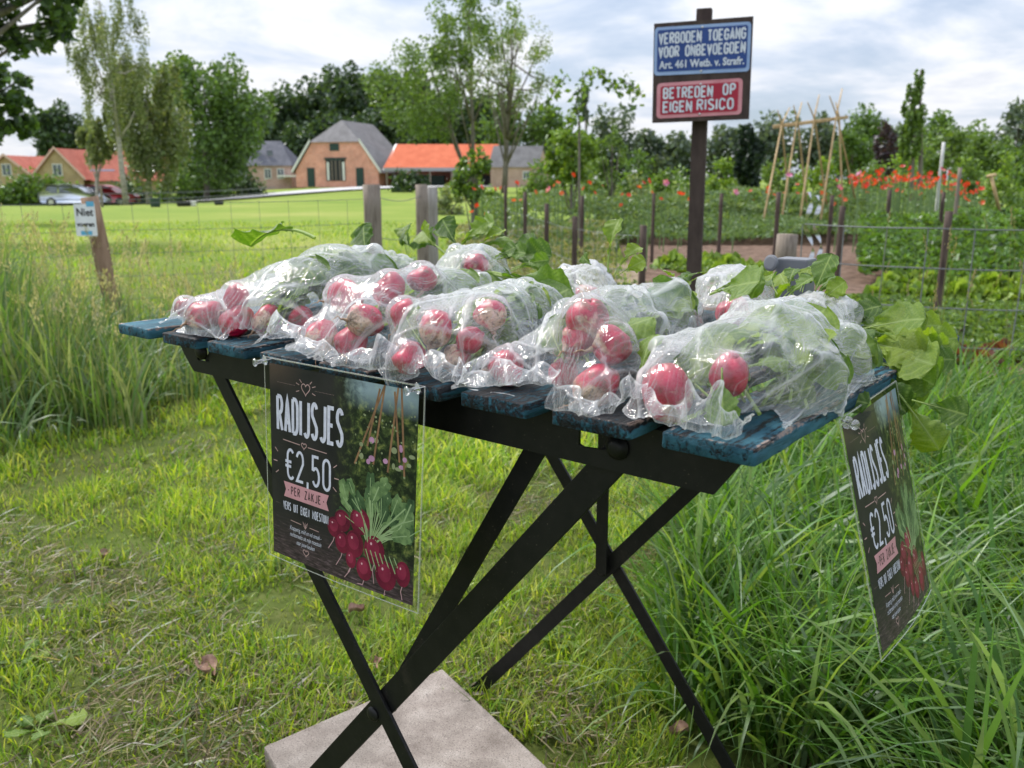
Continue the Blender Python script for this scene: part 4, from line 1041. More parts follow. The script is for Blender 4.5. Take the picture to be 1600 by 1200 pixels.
# leaves that show clearly inside and between the bags
bigleaf('3f', 665, 545, .012, 618, 482, .028, 5, (-.1, -1, .35))
bigleaf('5a', 1000, 590, .03, 1012, 515, .058, 5, (-.3, -1, .5))
bigleaf('5b', 1128, 575, .020, 1128, 662, -.004, 7, (.3, -1, .5))
bigleaf('5b', 1175, 640, .09, 1270, 600, .10, 5, (.4, -.7, .5)); bigleaf('5b', 1150, 580, .06, 1230, 545, .09, 6, (-.1, -.7, 1))
bigleaf('4d', 900, 560, .05, 1010, 470, .09, 6, (-.2, -.5, 1)); bigleaf('4f', 880, 560, .03, 850, 500, .06, 7, (-.3, -1, .6))
for b in range(1, 7):
    ks = BAGR[b]; lv = inner_leaves(b, NL[b])
    for i, l in enumerate(lv): extra.setdefault(ks[i % len(ks)], []).append(l)
# bunch of leaves at the back: (pixel base, y), (pixel tip, y)
bunch('6a', [((575, 418, .42), (562, 352, .44), 2, (.3, -1, .2)), ((640, 395, .50), (625, 350, .52), 0, (0, -1, .4))], 1, 8); bigleaf('6a', 600, 420, .42, 585, 385, .44, 4, (.3, -1, .3))
for (a, b_) in (((700, 400, .50), (640, 352, .50)), ((720, 395, .50), (690, 342, .50)), ((715, 390, .52), (748, 345, .52)), ((735, 400, .50), (775, 345, .54)), ((760, 410, .46), (840, 380, .46)), ((770, 405, .45), (800, 385, .45)),
                ((800, 420, .40), (845, 400, .40)), ((650, 390, .52), (615, 365, .5)), ((760, 425, .34), (850, 428, .30)), ((780, 400, .5), (830, 375, .5))):
    bunch('6a', [(a, b_, lrnd.randrange(5), (lrnd.uniform(-.3, .3), -.9, .5))], 1, 12)
for k_ in R:
    c, r = R[k_]; radish(c, r, crown[k_], rnames[k_], extra.get(k_, ()))
# radishes at the back whose leaves stand out of the bags
extra = {}
for (a, b_, me) in (((950, 425, .36), (948, 336, .36), 4), ((960, 430, .36), (988, 372, .37), 1), ((965, 430, .36), (1005, 405, .36), 2), ((930, 420, .40), (905, 398, .40), 0)):
    bigleaf('7', *a, *b_, me, (-.4, -1, .2), .2)
radish((.385, .40, TZ+.022), .020, (0, 1, .5), 'radish hidden under film at the middle back with an upright pointed leaf', extra['7'])
extra = {}
for (a, b_, me, up) in (((1060, 440, .45), (1040, 418, .42), 2, (0, -.5, 1)), ((1110, 460, .30), (1172, 432, .26), 2, (-.4, -1, .8)), ((1215, 460, .36), (1190, 425, .38), 1, (-.4, -1, .4)), ((1225, 470, .34), (1262, 425, .36), 0, (-.6, -1, .3)),
                       ((1265, 480, .34), (1292, 398, .35), 2, (-.2, -1, .15)), ((1270, 480, .34), (1315, 440, .34), 2, (-.2, -1, .3)), ((1100, 425, .46), (1060, 430, .44), 5, (0, -.6, 1)), ((1240, 462, .40), (1215, 415, .42), 3, (0, -1, .4))):
    bunch('8', [(a, b_, me, up)], 1, 16)
bunch('8', [((1230, 455, .40), (1238, 414, .42), 0, (0, -1, .3)), ((1250, 455, .40), (1262, 418, .42), 2, (0, -1, .3)), ((1210, 450, .42), (1200, 425, .44), 0, (0, -1, .4))], 1, 8)
radish((.58, .40, TZ+.022), .020, (.4, 1, .5), 'radish at the right back whose tall rounded leaves stand up', extra['8'])
extra = {}
for (a, b_, me, up) in (((1215, 485, .27), (1345, 530, .24), 5, (-.2, -.6, 1)), ((1300, 505, .34), (1370, 470, .35), 0, (-.2, -1, .6)), ((1320, 520, .33), (1440, 490, .34), 2, (-.2, -1, .6)), ((1330, 530, .33), (1425, 545, .30), 0, (-.1, -1, .5)),
                        ((1330, 535, .33), (1448, 560, .30), 2, (0, -1, .6)), ((1345, 545, .33), (1485, 530, .38), 4, (-.3, -1, .3)), ((1345, 555, .32), (1450, 595, .30), 2, (0, -1, .5)), ((1350, 560, .31), (1425, 625, .28), 3, (.2, -1, .3)),
                         ((1340, 530, .35), (1462, 540, .37), 1, (-.2, -1, .8)), ((1330, 525, .36), (1410, 505, .40), 0, (0, -.8, 1)),
                        ((1280, 620, .20), (1350, 622, .19), 5, (-.2, -.8, 1)), ((1320, 560, .30), (1400, 620, .26), 1, (.3, -1, .4)), ((1310, 500, .36), (1350, 480, .36), 1, (0, -1, .5)), ((1400, 545, .38), (1495, 520, .40), 0, (0, -1, .4)), ((1410, 560, .36), (1490, 560, .38), 2, (0, -1, .5)), ((1380, 520, .40), (1470, 500, .42), 0, (0, -1, .5)), ((1330, 545, .34), (1440, 515, .40), 0, (-.3, -1, .5))):
    bunch('9', [(a, b_, me, up)], 1, 16)
bigleaf('9', 1400, 610, .29, 1462, 685, .25, 3, (.4, -1, .2)); bigleaf('9', 1425, 625, .28, 1510, 648, .27, 2, (-.1, -1, .3))
radish((.69, .33, TZ+.020), .020, (.8, .6, .2), 'radish under film whose big bunch of leaves hangs over the right table edge', extra['9'])
blabel = {1: 'tall domed clear plastic bag of radishes at the left end of the table', 2: 'clear plastic bag packed with tan and pink radishes, second from the left along the front', 3: 'crumpled clear bag of radishes beside the right pin of the front poster',
 4: 'clear bag with a bright red radish at its summit, fourth along the front', 5: 'big rounded clear bag of leaves with one crimson radish at the near right corner', 6: 'clear bag at the middle back with one crinkled pink radish on top',
 7: 'low rounded clear bag behind the third and fourth front bags', 8: 'peaked clear bag at the right back beside the upright leaves', 9: 'small domed clear bag behind the rightmost front bag', 10: 'flat pale tail of a clear bag at the far left corner of the table'}
def lumps(b):
    q = random.Random(b*7); out = [(x, y, z*.78, r_*.86) for x, y, z, r_ in BODY[b]]
    for x, y, z, r_ in BODY[b]:
        for k in range(4):
            a = k*1.57+q.uniform(-.6, .6); rr = r_*q.uniform(.35, .95); tp = z+math.sqrt(max(0, r_*r_-rr*rr))*q.uniform(.86, 1.06)
            out.append((x+rr*math.cos(a), y+rr*math.sin(a)*.9, max(.012, tp-.011), q.uniform(.008, .013)))
    for i in range(0):
        s = BODY[b][i % len(BODY[b])]; a = q.uniform(0, 6.28); el = q.uniform(.15, 1.4); r_ = q.uniform(.009, .018)
        out.append((s[0]+(s[3]-r_*.5)*math.cos(a)*math.cos(el), s[1]+(s[3]-r_*.5)*math.sin(a)*math.cos(el), max(r_, s[2]+(s[3]-r_*.5)*math.sin(el)), r_))
    return out
def mids(b):
    out = []; rr = [(R[k][0], R[k][1]) for k in BAGR[b]]
    bb = [(np.array([x, y, z+TZ]), r_) for x, y, z, r_ in BODY[b]]
    for i in range(len(rr)):
        for p, r_ in rr[i+1:]+bb[:3]:
            d = float(np.linalg.norm(rr[i][0]-p))
            if d < rr[i][1]+r_+.035:
                for f_ in (.33, .66):
                    m_ = rr[i][0]*(1-f_)+p*f_; out.append((float(m_[0]), float(m_[1])+.004, float(m_[2]-TZ)-.001, .82*(rr[i][1]*(1-f_)+r_*f_)))
    return out
def sph(b): return mids(b)+ [(float(R[k][0][0]), float(R[k][0][1]), float(R[k][0][2]-TZ), R[k][1]*1.06) for k in BAGR[b]]+lumps(b)
H2 = math.pi/2
BG = {}
BG[1] = bag(sph(1), (.180, -.012), H2+.08, .43, .31, 1, blabel[1], iters=130)
BG[2] = bag(sph(2), (.350, -.024), H2+.02, .40, .29, 2, blabel[2], iters=130)
BG[3] = bag(sph(3), (.482, -.030), H2+.08, .40, .265, 3, blabel[3], iters=130)
BG[4] = bag(sph(4), (.612, -.030), H2+.05, .40, .27, 4, blabel[4], iters=130)
BG[5] = bag(sph(5), (.725, -.022), H2+.00, .35, .25, 5, blabel[5], iters=130)
bag(sph(6), (.262, .26), H2+.40, .30, .25, 6, blabel[6], step=.006, iters=80)
bag(sph(7), (.415, .31), H2+.3, .22, .18, 7, blabel[7], step=.006, iters=80)
bag(sph(8), (.620, .28), H2+.3, .26, .19, 8, blabel[8], step=.006, iters=80)
bag(sph(9), (.705, .25), H2+.1, .18, .15, 9, blabel[9], step=.006, iters=80)
bag(sph(10), (.055, .03), H2-.10, .26, .15, 10, blabel[10], step=.006, iters=80)
# loose sealed hems of film standing up in front of the radishes
def hem(b, pts, hts, seed, back=.012):
    r_ = np.random.default_rng(seed); q = np.array([ony(*p) for p in pts]); q[:, 2] = np.maximum(q[:, 2], TZ-.016)
    n = 60; tt = np.linspace(0, len(q)-1, n); i = np.minimum(tt.astype(int), len(q)-2); f_ = sstep(tt-i)[:, None]*.6+(tt-i)[:, None]*.4
    lo = q[i]*(1-f_)+q[i+1]*f_; ht = np.interp(tt, np.arange(len(hts)), hts)
    k1, k2, k3 = r_.uniform(0, 6, 3); m = 9; V = []; C = []; U = []
    lo[:, 2] += .0018*np.abs(np.sin(tt*5.1+k1)); lo[:, 1] += .003*np.sin(tt*4.3+k2)
    for a in range(n):
        for j in range(m):
            s = j/(m-1); hh = ht[a]*(1+.22*math.sin(tt[a]*6.3+k3)+.10*math.sin(tt[a]*9+k1))
            z = lo[a, 2]+hh*s; y = lo[a, 1]+back*s*s+.0028*math.sin(tt[a]*9+s*3+k1)*s+.0008*math.sin(tt[a]*13+s*5+k2)
            x_ = lo[a, 0]+.003*math.sin(s*4+tt[a]*3+k2)*s
            V.append((x_, y, z)); C.append((1.0 if j == m-1 else (.7 if j == 0 else .15), max(0, math.sin(tt[a]*9+s*3+k1))**6, 0)); U.append((tt[a]*.5+seed, s*.3))
    B = BG[b]; me = npmesh('hem', np.array(V)-np.array(B.location[:]), gridfaces(n, m), True, uv=np.array(U), cols=np.array(C), mat=M_bag)
    o = bpy.data.objects.new('hem', me); COL.objects.link(o); o.parent = B
hem(1, [(395, 540, .006), (420, 520, .012), (455, 530, .0), (480, 548, -.004)], [.002, .018, .008, .002], 1)
hem(2, [(440, 548, .0), (480, 552, -.006), (520, 572, -.008), (560, 578, -.008), (610, 580, -.006), (655, 588, -.004)], [.004, .014, .005, .020, .026, .010], 2)
hem(3, [(655, 570, -.002), (690, 598, -.008), (718, 604, -.010), (745, 580, -.006), (765, 572, -.002)], [.010, .016, .012, .014, .004], 3)
hem(4, [(705, 608, -.004), (760, 606, -.008), (815, 604, -.006), (862, 604, -.004)], [.004, .018, .013, .010], 4)
hem(4, [(856, 640, -.008), (905, 652, -.014), (950, 650, -.014), (985, 622, -.006), (1000, 630, -.002)], [.022, .013, .011, .016, .004], 5, .006)
hem(5, [(1005, 640, -.006), (1040, 668, -.010), (1075, 672, -.010), (1110, 684, -.012), (1150, 688, -.012), (1168, 660, .0)], [.012, .010, .026, .030, .010, .004], 6, .006)
# ------------------------------------------------------------------ grass
def blades(pos, h, wd, lean, seed, pal, seg=4, curve=.9):
    """pos (n,3); h, wd, lean arrays; returns vertices, faces, colours"""
    r_ = np.random.default_rng(seed); n = len(pos)
    az = r_.uniform(0, 2*np.pi, n); face = az+np.pi/2+r_.normal(size=n)*.5
    t = np.linspace(0, 1, seg+1)
    cv = curve*r_.uniform(.2, 1.6, n)
    V = np.zeros((n, (seg+1)*2, 3), np.float32)
    dx, dy = np.cos(az), np.sin(az); sx, sy = np.cos(face), np.sin(face)
    ang = lean[:, None]+cv[:, None]*t[None]           # angle from the vertical along the blade
    seglen = h[:, None]/seg
    hor = np.concatenate([np.zeros((n, 1)), np.cumsum(np.sin(ang[:, :-1])*seglen, 1)], 1)
    ver = np.concatenate([np.zeros((n, 1)), np.cumsum(np.cos(ang[:, :-1])*seglen, 1)], 1)
    prof = np.interp(t, [0, .25, .6, 1], [.7, 1.0, .8, .04])
    w2 = wd[:, None]/2*prof[None]
    for k, sg in ((0, -1), (1, 1)):
        V[:, k::2, 0] = pos[:, 0:1]+dx[:, None]*hor+sx[:, None]*w2*sg
        V[:, k::2, 1] = pos[:, 1:2]+dy[:, None]*hor+sy[:, None]*w2*sg
        V[:, k::2, 2] = pos[:, 2:3]+ver+(w2*.25*(1 if k else -1))
    b = (np.arange(n)*(seg+1)*2)[:, None]; i = np.arange(seg)[None]*2
    Fq = np.stack([b+i, b+i+1, b+i+3, b+i+2], -1).reshape(-1, 4)
    pal = np.array(pal); c = pal[r_.integers(0, len(pal), n)]*r_.uniform(.75, 1.25, (n, 1))
    C = np.repeat(c[:, None, :], (seg+1)*2, 1)
    return V.reshape(-1, 3), Fq, C.reshape(-1, 3)
def joinv(parts):
    V = np.concatenate([p[0] for p in parts]); C = np.concatenate([p[2] for p in parts]); o = 0; Fs = []
    for p in parts: Fs.append(p[1]+o); o += len(p[0])
    return V, np.concatenate(Fs), C
def scatter(n, D0, D1, px0, px1, seed, power=1.0):
    r_ = np.random.default_rng(seed)
    D = (D0**(2-power)+(D1**(2-power)-D0**(2-power))*r_.random(n))**(1/(2-power)) if power != 2 else D0*(D1/D0)**r_.random(n)
    px = r_.uniform(px0, px1, n)
    t = D*math.cos(PITCH)+CAM[2]*math.sin(PITCH)
    x = CAM[0]+_h[0]*D+_r[0]*(px-800)/FPX*t; y = CAM[1]+_h[1]*D+_r[1]*(px-800)/FPX*t
    return x, y, D, px
def ppix(x, y, z=0.0):
    d = np.stack([x, y, np.full_like(x, z)], -1)-CAM; zz = d@_f
    return 800+FPX*(d@_r)/zz, 600-FPX*(d@_u)/zz
def tallmask(x, y):
    """where the long unmown grass grows (verge on the right, fence strip on the left)"""
    px, py = ppix(x, y)
    br = np.interp(py, [560, 640, 700, 800, 900, 1000, 1200, 1400], [1010, 1090, 1135, 1075, 1010, 1000, 1010, 1030])
    bl = np.interp(px, [-400, 0, 200, 400, 560, 700, 900], [800, 735, 670, 632, 600, 580, 570])
    return np.clip((px-br)/60, 0, 1)*(py > 500), np.clip((bl-py)/30, 0, 1)*(py > 505)*(px < 800)
def vnoise(x, y, s, seed):
    r_ = np.random.default_rng(seed); g = r_.random((64, 64)); X = (x*s) % 63; Y = (y*s) % 63
    i = X.astype(int); j = Y.astype(int); fx = sstep(X-i); fy = sstep(Y-j)
    return g[i, j]*(1-fx)*(1-fy)+g[(i+1) % 64, j]*fx*(1-fy)+g[i, (j+1) % 64]*(1-fx)*fy+g[(i+1) % 64, (j+1) % 64]*fx*fy
LAWN = [(.24, .36, .035), (.30, .41, .045), (.17, .30, .03), (.34, .42, .07), (.40, .43, .14), (.12, .24, .03)]
STRAW = [(.26, .20, .10), (.17, .13, .07), (.36, .31, .18), (.11, .08, .045)]
VERGE = [(.085, .21, .022), (.12, .26, .028), (.16, .31, .032), (.06, .15, .02), (.13, .23, .06), (.20, .30, .08)]
slabc = np.array([.178, .261])
def inslab(x, y):
    dx, dy = x-slabc[0], y-slabc[1]; c, s_ = math.cos(-.19), math.sin(-.19)
    return (np.abs(dx*c-dy*s_) < .165) & (np.abs(dx*s_+dy*c) < .165)
def lawn(n, D0, D1, seed, h0, w0, seg, px0=-250, px1=1900, power=1.0):
    x, y, D, px = scatter(n, D0, D1, px0, px1, seed, power)
    r_ = np.random.default_rng(seed+1)
    tr_, tl_ = tallmask(x, y)
    den = vnoise(x, y, 3.1, 5)*.5+vnoise(x, y, 9, 6)*.5; den = np.clip((den-.5)*1.9+.5, 0, 1)
    nearb = sstep((2.1-D)/.9)*(.35+.65*vnoise(x, y, 2.3, 15)); den = den*(1-.55*nearb)
    keep = (~inslab(x, y)) & (tr_ < .9) & ~((px > 985) & (D > 3.2)) & (r_.random(n) < np.clip((den-.05)*2.4, .42-.2*nearb, 1))
    x, y, den = x[keep], y[keep], den[keep]; n = len(x)
    h = h0*(.35+1.15*r_.random(n))*(.40+1.25*den); w = w0*r_.uniform(.6, 1.3, n)
    pos = np.stack([x, y, gz(x, y)-.002], -1)
    V, Fq, C = blades(pos, h, w, np.abs(r_.normal(size=n)*.38)+.05, seed+2, LAWN, seg, .9)
    C = C.reshape(n, -1, 3)*(.80+.50*den)[:, None, None]*np.array([1, 1, .9]); return V, Fq, C.reshape(-1, 3)
parts = [lawn(88000, .75, 2.4, 20, .040, .0032, 4), lawn(84000, 2.4, 6.0, 21, .046, .0058, 3), lawn(34000, 6.0, 18, 22, .045, .014, 2, -250, 1150, .6)]
# cut straw and clippings lying flat
def litter(n, D0, D1, seed, L, w0, pal, px0=-250, px1=1500):
    x, y, D, px = scatter(n, D0, D1, px0, px1, seed); r_ = np.random.default_rng(seed)
    keep = (~inslab(x, y)) & (r_.random(n) < np.clip(vnoise(x, y, 4.1, 9)*2.6-.75, .1, 1)); x, y = x[keep], y[keep]; n = len(x)
    pos = np.stack([x, y, gz(x, y)+r_.uniform(.001, .016, n)], -1)
    return blades(pos, L*r_.uniform(.3, 1.3, n), w0*r_.uniform(.6, 1.4, n), np.full(n, 1.25)+r_.normal(size=n)*.2, seed, pal, 3, .35)
parts.append(litter(12000, .75, 2.2, 33, .045, .0026, STRAW)); parts.append(litter(20000, .75, 4.5, 30, .05, .0026, STRAW)); parts.append(litter(9000, .75, 4.5, 31, .075, .0032, [(.12, .18, .04), (.09, .14, .03), (.16, .2, .06)]))
V, Fq, C = joinv(parts)
tag(link('lawn_grass', npmesh('lawn_grass', V, Fq, False, cols=C, mat=M_grass)), kind='stuff')
# long grass
def tall(n, D0, D1, seed, px0, px1, h0, w0, which, pal, seg=6):
    x, y, D, px = scatter(n, D0, D1, px0, px1, seed); r_ = np.random.default_rng(seed+1)
    m_ = tallmask(x, y)[which]; keep = (r_.random(n) < m_) & (~inslab(x, y)) & ~((x > -.05) & (x < .83) & (y > -.1) & (y < .62)); x, y, m_ = x[keep], y[keep], m_[keep]; n = len(x)
    cl = vnoise(x, y, 5.2, seed)
    h = h0*(.35+.8*r_.random(n))*(.6+.75*cl)*(.55+.45*m_); w = w0*r_.uniform(.5, 1.35, n)
    pos = np.stack([x, y, gz(x, y)-.004], -1)
    return blades(pos, h, w, np.abs(r_.normal(size=n)*.26)+.03, seed+2, pal, seg, 1.65)
parts = [tall(12500, .8, 2.6, 40, 950, 2100, .36, .0068, 0, VERGE), tall(5000, .8, 2.9, 47, 950, 2000, .40, .0115, 0, VERGE+[(.17, .27, .12), (.2, .3, .15)], 7), tall(7000, 2.6, 3.15, 41, 950, 1900, .32, .0095, 0, VERGE, 5)]
V, Fq, C = joinv(parts)
tag(link('verge_grass', npmesh('verge_grass', V, Fq, False, cols=C, mat=M_grass)), kind='stuff')
VL = [(.10, .20, .05), (.13, .24, .06), (.17, .27, .09), (.09, .17, .045), (.20, .27, .12), (.24, .29, .17)]
parts = [tall(13000, 2.2, 5.0, 42, -500, 820, .33, .0095, 1, VL, 5)]
x, y, D, px = scatter(3800, 2.9, 4.6, -450, 230, 44); r_ = np.random.default_rng(3); n = len(x)
hh = (.55+.5*r_.random(n))*np.interp(px, [-450, 0, 120, 230], [.95, .72, .45, .32]); pos = np.stack([x, y, gz(x, y)], -1)
parts.append(blades(pos, hh, .010*r_.uniform(.4, 1.2, n), np.abs(r_.normal(size=n)*.12), 5, VL, 6, .8))
V, Fq, C = joinv(parts)
tag(link('field_edge_grass', npmesh('field_edge_grass', V, Fq, False, cols=C, mat=M_grass)), kind='stuff')
# flowering grass heads: thin stalk and a loose head of small scales
def heads(spots, seed, pal, hl=.07, sc=.004, nsc=60, spread=.012):
    r_ = np.random.default_rng(seed); mb = MB(); parts = []; V = []; Fs = []; C = []
    for (x, y, h, lx, ly) in spots:
        z0 = float(gz(x, y)); pts = [(x+lx*t*t, y+ly*t*t, z0+h*t) for t in np.linspace(0, 1, 7)]
        k = len(V)
        for i, p in enumerate(pts):
            rr = .0013*(1-.5*i/6); V += [(p[0]-rr*_r[0], p[1]-rr*_r[1], p[2]), (p[0]+rr*_r[0], p[1]+rr*_r[1], p[2])]; C += [pal[0]]*2
        Fs += [[k+2*i, k+2*i+1, k+2*i+3, k+2*i+2] for i in range(6)]
        tp = np.array(pts[-1]); d = np.array(pts[-1])-np.array(pts[-2]); d /= np.linalg.norm(d)
        for i in range(nsc):
            s = r_.random(); c = tp-d*hl*s+r_.normal(size=3)*spread*(.25+s*.8); a = r_.normal(size=3); a /= np.linalg.norm(a); b = np.cross(a, d); b /= np.linalg.norm(b)+1e-9
            k = len(V); L_ = sc*r_.uniform(.7, 1.6); V += [tuple(c-b*L_*.3), tuple(c+d*L_), tuple(c+b*L_*.3), tuple(c-d*L_*.8)]; cc = pal[1+r_.integers(len(pal)-1)]; C += [cc]*4; Fs.append([k, k+1, k+2, k+3])
    return np.array(V), np.array(Fs), np.array(C)
hp = [(.14, .17, .06), (.30, .27, .16), (.22, .22, .12), (.36, .31, .20)]
r_ = np.random.default_rng(12); sp = []
for i in range(34):
    x, y, _, _ = scatter(1, 1.7, 3.6, 1330, 1800, 100+i); sp.append((float(x[0]), float(y[0]), r_.uniform(.45, .78), r_.normal()*.07, r_.normal()*.07))
V1 = heads(sp, 1, hp, .055, .0035, 45, .0035)
sp = []
for i in range(260):
    x, y, _, px = scatter(1, 2.8, 4.6, -300, 420, 300+i); sp.append((float(x[0]), float(y[0]), r_.uniform(.55, .92)*np.interp(px[0], [-300, 0, 90, 200, 420], [1.1, .95, .78, .70, .5]), r_.normal()*.10, r_.normal()*.10))
V2 = heads(sp, 2, [(.2, .22, .1), (.42, .40, .27), (.34, .34, .2), (.5, .48, .36)], .10, .006, 55, .012)
V, Fq, C = joinv([V1, V2])
tag(link('flowering_grass', npmesh('flowering_grass', V, Fq, False, cols=C, mat=M_grass)), kind='stuff')
# broad weed leaves low in the verge and on the lawn
WEED = npmesh('weed', *(lambda: (np.array([(0,0,0),(.3,.16,.03),(.7,.20,.05),(1,0,.0),(.7,-.20,.05),(.3,-.16,.03),(.5,0,.0)]), [[0,1,6],[1,2,6],[2,3,6],[3,4,6],[4,5,6],[5,0,6]]))())
def rosette(x, y, n, L, label, up=.5, pal=(.10, .2, .03)):
    r_ = random.Random(int(x*1000)); root = empty('weed_plant', (x, y, float(gz(x, y))), label, 'plant', 'broad leaved weeds in the grass')
    for i in range(n):
        a = 2.4*i+r_.uniform(-.3, .3); l = L*r_.uniform(.6, 1.1); el = up*r_.uniform(.4, 1.2)
        place(FLATL[i % 3], 'leaf', root, frame_to(root.location+Vector((0, 0, .01)), root.location+Vector((math.cos(a)*math.cos(el)*l, math.sin(a)*math.cos(el)*l, math.sin(el)*l+.01)), (0, 0, 1), l))
for (px, py, n, L, lb) in ((60, 1150, 5, .11, 'flat dark green weed rosette at the bottom left of the lawn'), (30, 1040, 5, .08, 'small weed rosette on the lawn beside the left picture edge'), (870, 1010, 7, .10, 'toothed grey green weed behind the paving slab'), (1440, 1090, 4, .12, 'broad leaved weed low in the long grass at the lower right'),
                          (1290, 1140, 4, .10, 'young broad leaved weed between long blades at the bottom right'), (205, 655, 4, .10, 'pale dock leaves at the foot of the tall left grass')):
    q = onz(px, py, 0); rosette(q[0], q[1], n, L*.62, lb)
# dead leaves
M_dead = mottled('dead_leaf', (.16, .09, .06), (.42, .28, .22), 60, .8, .2)
for i, (px, py, L, lb) in enumerate(((325, 1062, .045, 'curled pale brown dead leaf on the lawn left of the slab'), (558, 968, .034, 'orange brown dead leaf right below the front poster'), (587, 1052, .03, 'small tan dead leaf just behind the slab edge'), (1060, 1160, .03, 'pinkish dead leaf at the bottom centre right'), (165, 880, .03, 'small brown dead leaf on the lawn at the left'))):
    q = onz(px, py, 0); r_ = np.random.default_rng(i); V = []
    for a in range(7):
        for b in range(5):
            s = a/6; t = (b/4-.5)*2; wv = .42*math.sin(math.pi*min(.97, s+.03))**.7
            V.append((q[0]+L*((s-.5)*math.cos(i*1.3)-t*wv*math.sin(i*1.3)), q[1]+L*((s-.5)*math.sin(i*1.3)+t*wv*math.cos(i*1.3)), .018+L*(.35*t*t+.12*math.sin(s*6))))
    tag(link('dead_leaf', npmesh('dead_leaf', np.array(V), gridfaces(7, 5), True, mat=M_dead)), lb, 'dead leaf', 'dead leaves on the lawn')
# ------------------------------------------------------------------ sign on the post
M_signboard = mottled('dark_brown_board', (.045, .032, .03), (.085, .062, .055), 30, .8, .2, stretch=(1, 1, .3))
M_blue = mottled('enamel_blue', (.012, .045, .20), (.018, .065, .27), 6, .45, .4, 0); M_red = mottled('enamel_red', (.30, .008, .03), (.42, .014, .045), 6, .45, .4, 0)
M_rimb = mottled('pale_blue_rim', (.25, .36, .62), (.36, .48, .72), 9, .5); M_rimr = mottled('pale_red_rim', (.55, .20, .24), (.68, .32, .36), 9, .5); M_wlet = mottled('white_lettering', (.50, .55, .66), (.74, .77, .84), 40, .5, .3, 0)
def sign_board():
    D = 3.62
    c00, c10, c01, c11 = P(1019, 192, D+.02), P(1170, 186, D-.10), P(1022, 37, D+.02), P(1179, 25, D-.10)
    base = P(1093, 600, D); base[2] = 0
    root = empty('warning_sign', base, 'blue and red prohibition plates on a dark brown post behind the table', 'warning sign')
    ax = c10-c00; W = np.linalg.norm(ax); ax = ax/W; up = c01-c00; up = up-ax*(up@ax)*.0; H = np.linalg.norm(up); up = up/H
    nrm = np.cross(ax, up); nrm /= np.linalg.norm(nrm)
    def m(u, v, k=0): return c00+ax*u*W+up*v*H+nrm*k
    def plate(nm, mt, u0, v0, u1, v1, k0, k1, rad=.0, skew=0):
        pts = []
        if rad == 0: pts = [(u0, v0), (u1, v0), (u1, v1), (u0, v1)]
        else:
            ry = rad*W/H
            for cx_, cy_, a in ((u1-rad, v1-ry, 0), (u0+rad, v1-ry, 90), (u0+rad, v0+ry, 180), (u1-rad, v0+ry, 270)):
                pts += [(cx_+rad*math.cos(math.radians(a+t)), cy_+ry*math.sin(math.radians(a+t))) for t in (0, 30, 60, 90)]
        pts = [(u, v+skew*(u-.5)) for u, v in pts]
        return MB().prism([m(u, v, k0) for u, v in pts], nrm*(k1-k0)).build(nm, mt, root)
    plate('board', M_signboard, 0, 0, 1, 1, -.016, 0)
    bp = plate('blue_plate', M_rimb, .010, .475, .985, .955, .0005, .003, .035, -.01); plate('blue_field', M_blue, .040, .510, .955, .925, .0034, .0042, .022, -.01)
    rp_ = plate('red_plate', M_rimr, .045, .045, .925, .405, .0005, .003, .04, .01); plate('red_field', M_red, .085, .080, .885, .370, .0034, .0042, .02, .01)
    L = Flat()
    L.text('VERBODEN TOEGANG', .062, .795, .098, .87, .185, ws=.60, gap=.36, space=.55); L.text('VOOR ONBEVOEGDEN', .062, .660, .098, .87, .185, ws=.60, gap=.36, space=.55)
    L.text('BETREDEN', .120, .245, .100, .50, .19, ws=.58, gap=.34); L.text('OP', .735, .255, .100, .115, .19, ws=.58, gap=.4)
    L.text('EIGEN', .120, .105, .100, .29, .19, ws=.58, gap=.34); L.text('RISICO', .475, .112, .100, .36, .19, ws=.58, gap=.36)
    V, Fs = font_mesh('Art. 461 Wetb. v. Strafr.', .105, 0, .83, bold=.0035)
    L.add([(a[0]+.50, a[1]+.545) for a in V], Fs)
    A = np.array(L.v); Q = np.array([m(u, v, .0046+k*.00002) for u, v, k in A]); link('lettering', npmesh('lettering', Q, L.f, mat=M_wlet), root)
    a = P(1101, 14, D+.045); b = P(1084, 430, D+.045); d = (b-a)/np.linalg.norm(b-a); b = a+d*(a[2]/abs(d[2])+.05)
    MB().bar(a, b, .058, .045, up=tuple(nrm)).build('post', M_postdark if False else M_signboard, root, bevel=.003)
    for u in (.5,):
        for v in (.93, .50, .37, .07):
            MB().lathe([(0, .005), (.002, .004), (.0025, .001)], m(u, v, .004), nrm, 10).build('screw', M_steel, root)
sign_board()
# ------------------------------------------------------------------ posts and wire
def post(px, top, D, w_, label, group, mt=M_post, lean=0.0, name='fence_post', round_=True, z0=-.05):
    b = G(px, D); t = P(px, top, D)
    h = t[2]-b[2]; off = _r*lean*h
    root = None; mb = MB(); r_ = random.Random(int(px*7)); n = 7; pts = []
    for i in range(n):
        s = i/(n-1); pts.append(tuple(np.array([b[0], b[1], b[2]+z0+(h-z0)*s])+off*(s-1)*-1*(-1)+_r*r_.uniform(-.004, .004)))
    base = np.array([b[0], b[1], b[2]])-off
    pts = [tuple(base+np.array([0, 0, z0])+(np.array([b[0], b[1], b[2]+h])-base-np.array([0, 0, z0]))*(i/(n-1))+_r*r_.uniform(-.1, .1)*w_*.3) for i in range(n)]
    mb.tube(pts, [w_/2*r_.uniform(.93, 1.06) for _ in range(n)], 10)
    return tag(mb.build(name, mt, None, True), label, 'fence post', group)
GP = 'posts of the field fence'
post(165, 308, 4.55, .084, 'brown wooden post leaning left beside the small white notice', GP, mottled('brown_post', (.20, .12, .08), (.38, .26, .18), 14, stretch=(3, 3, .4)), lean=-.11)
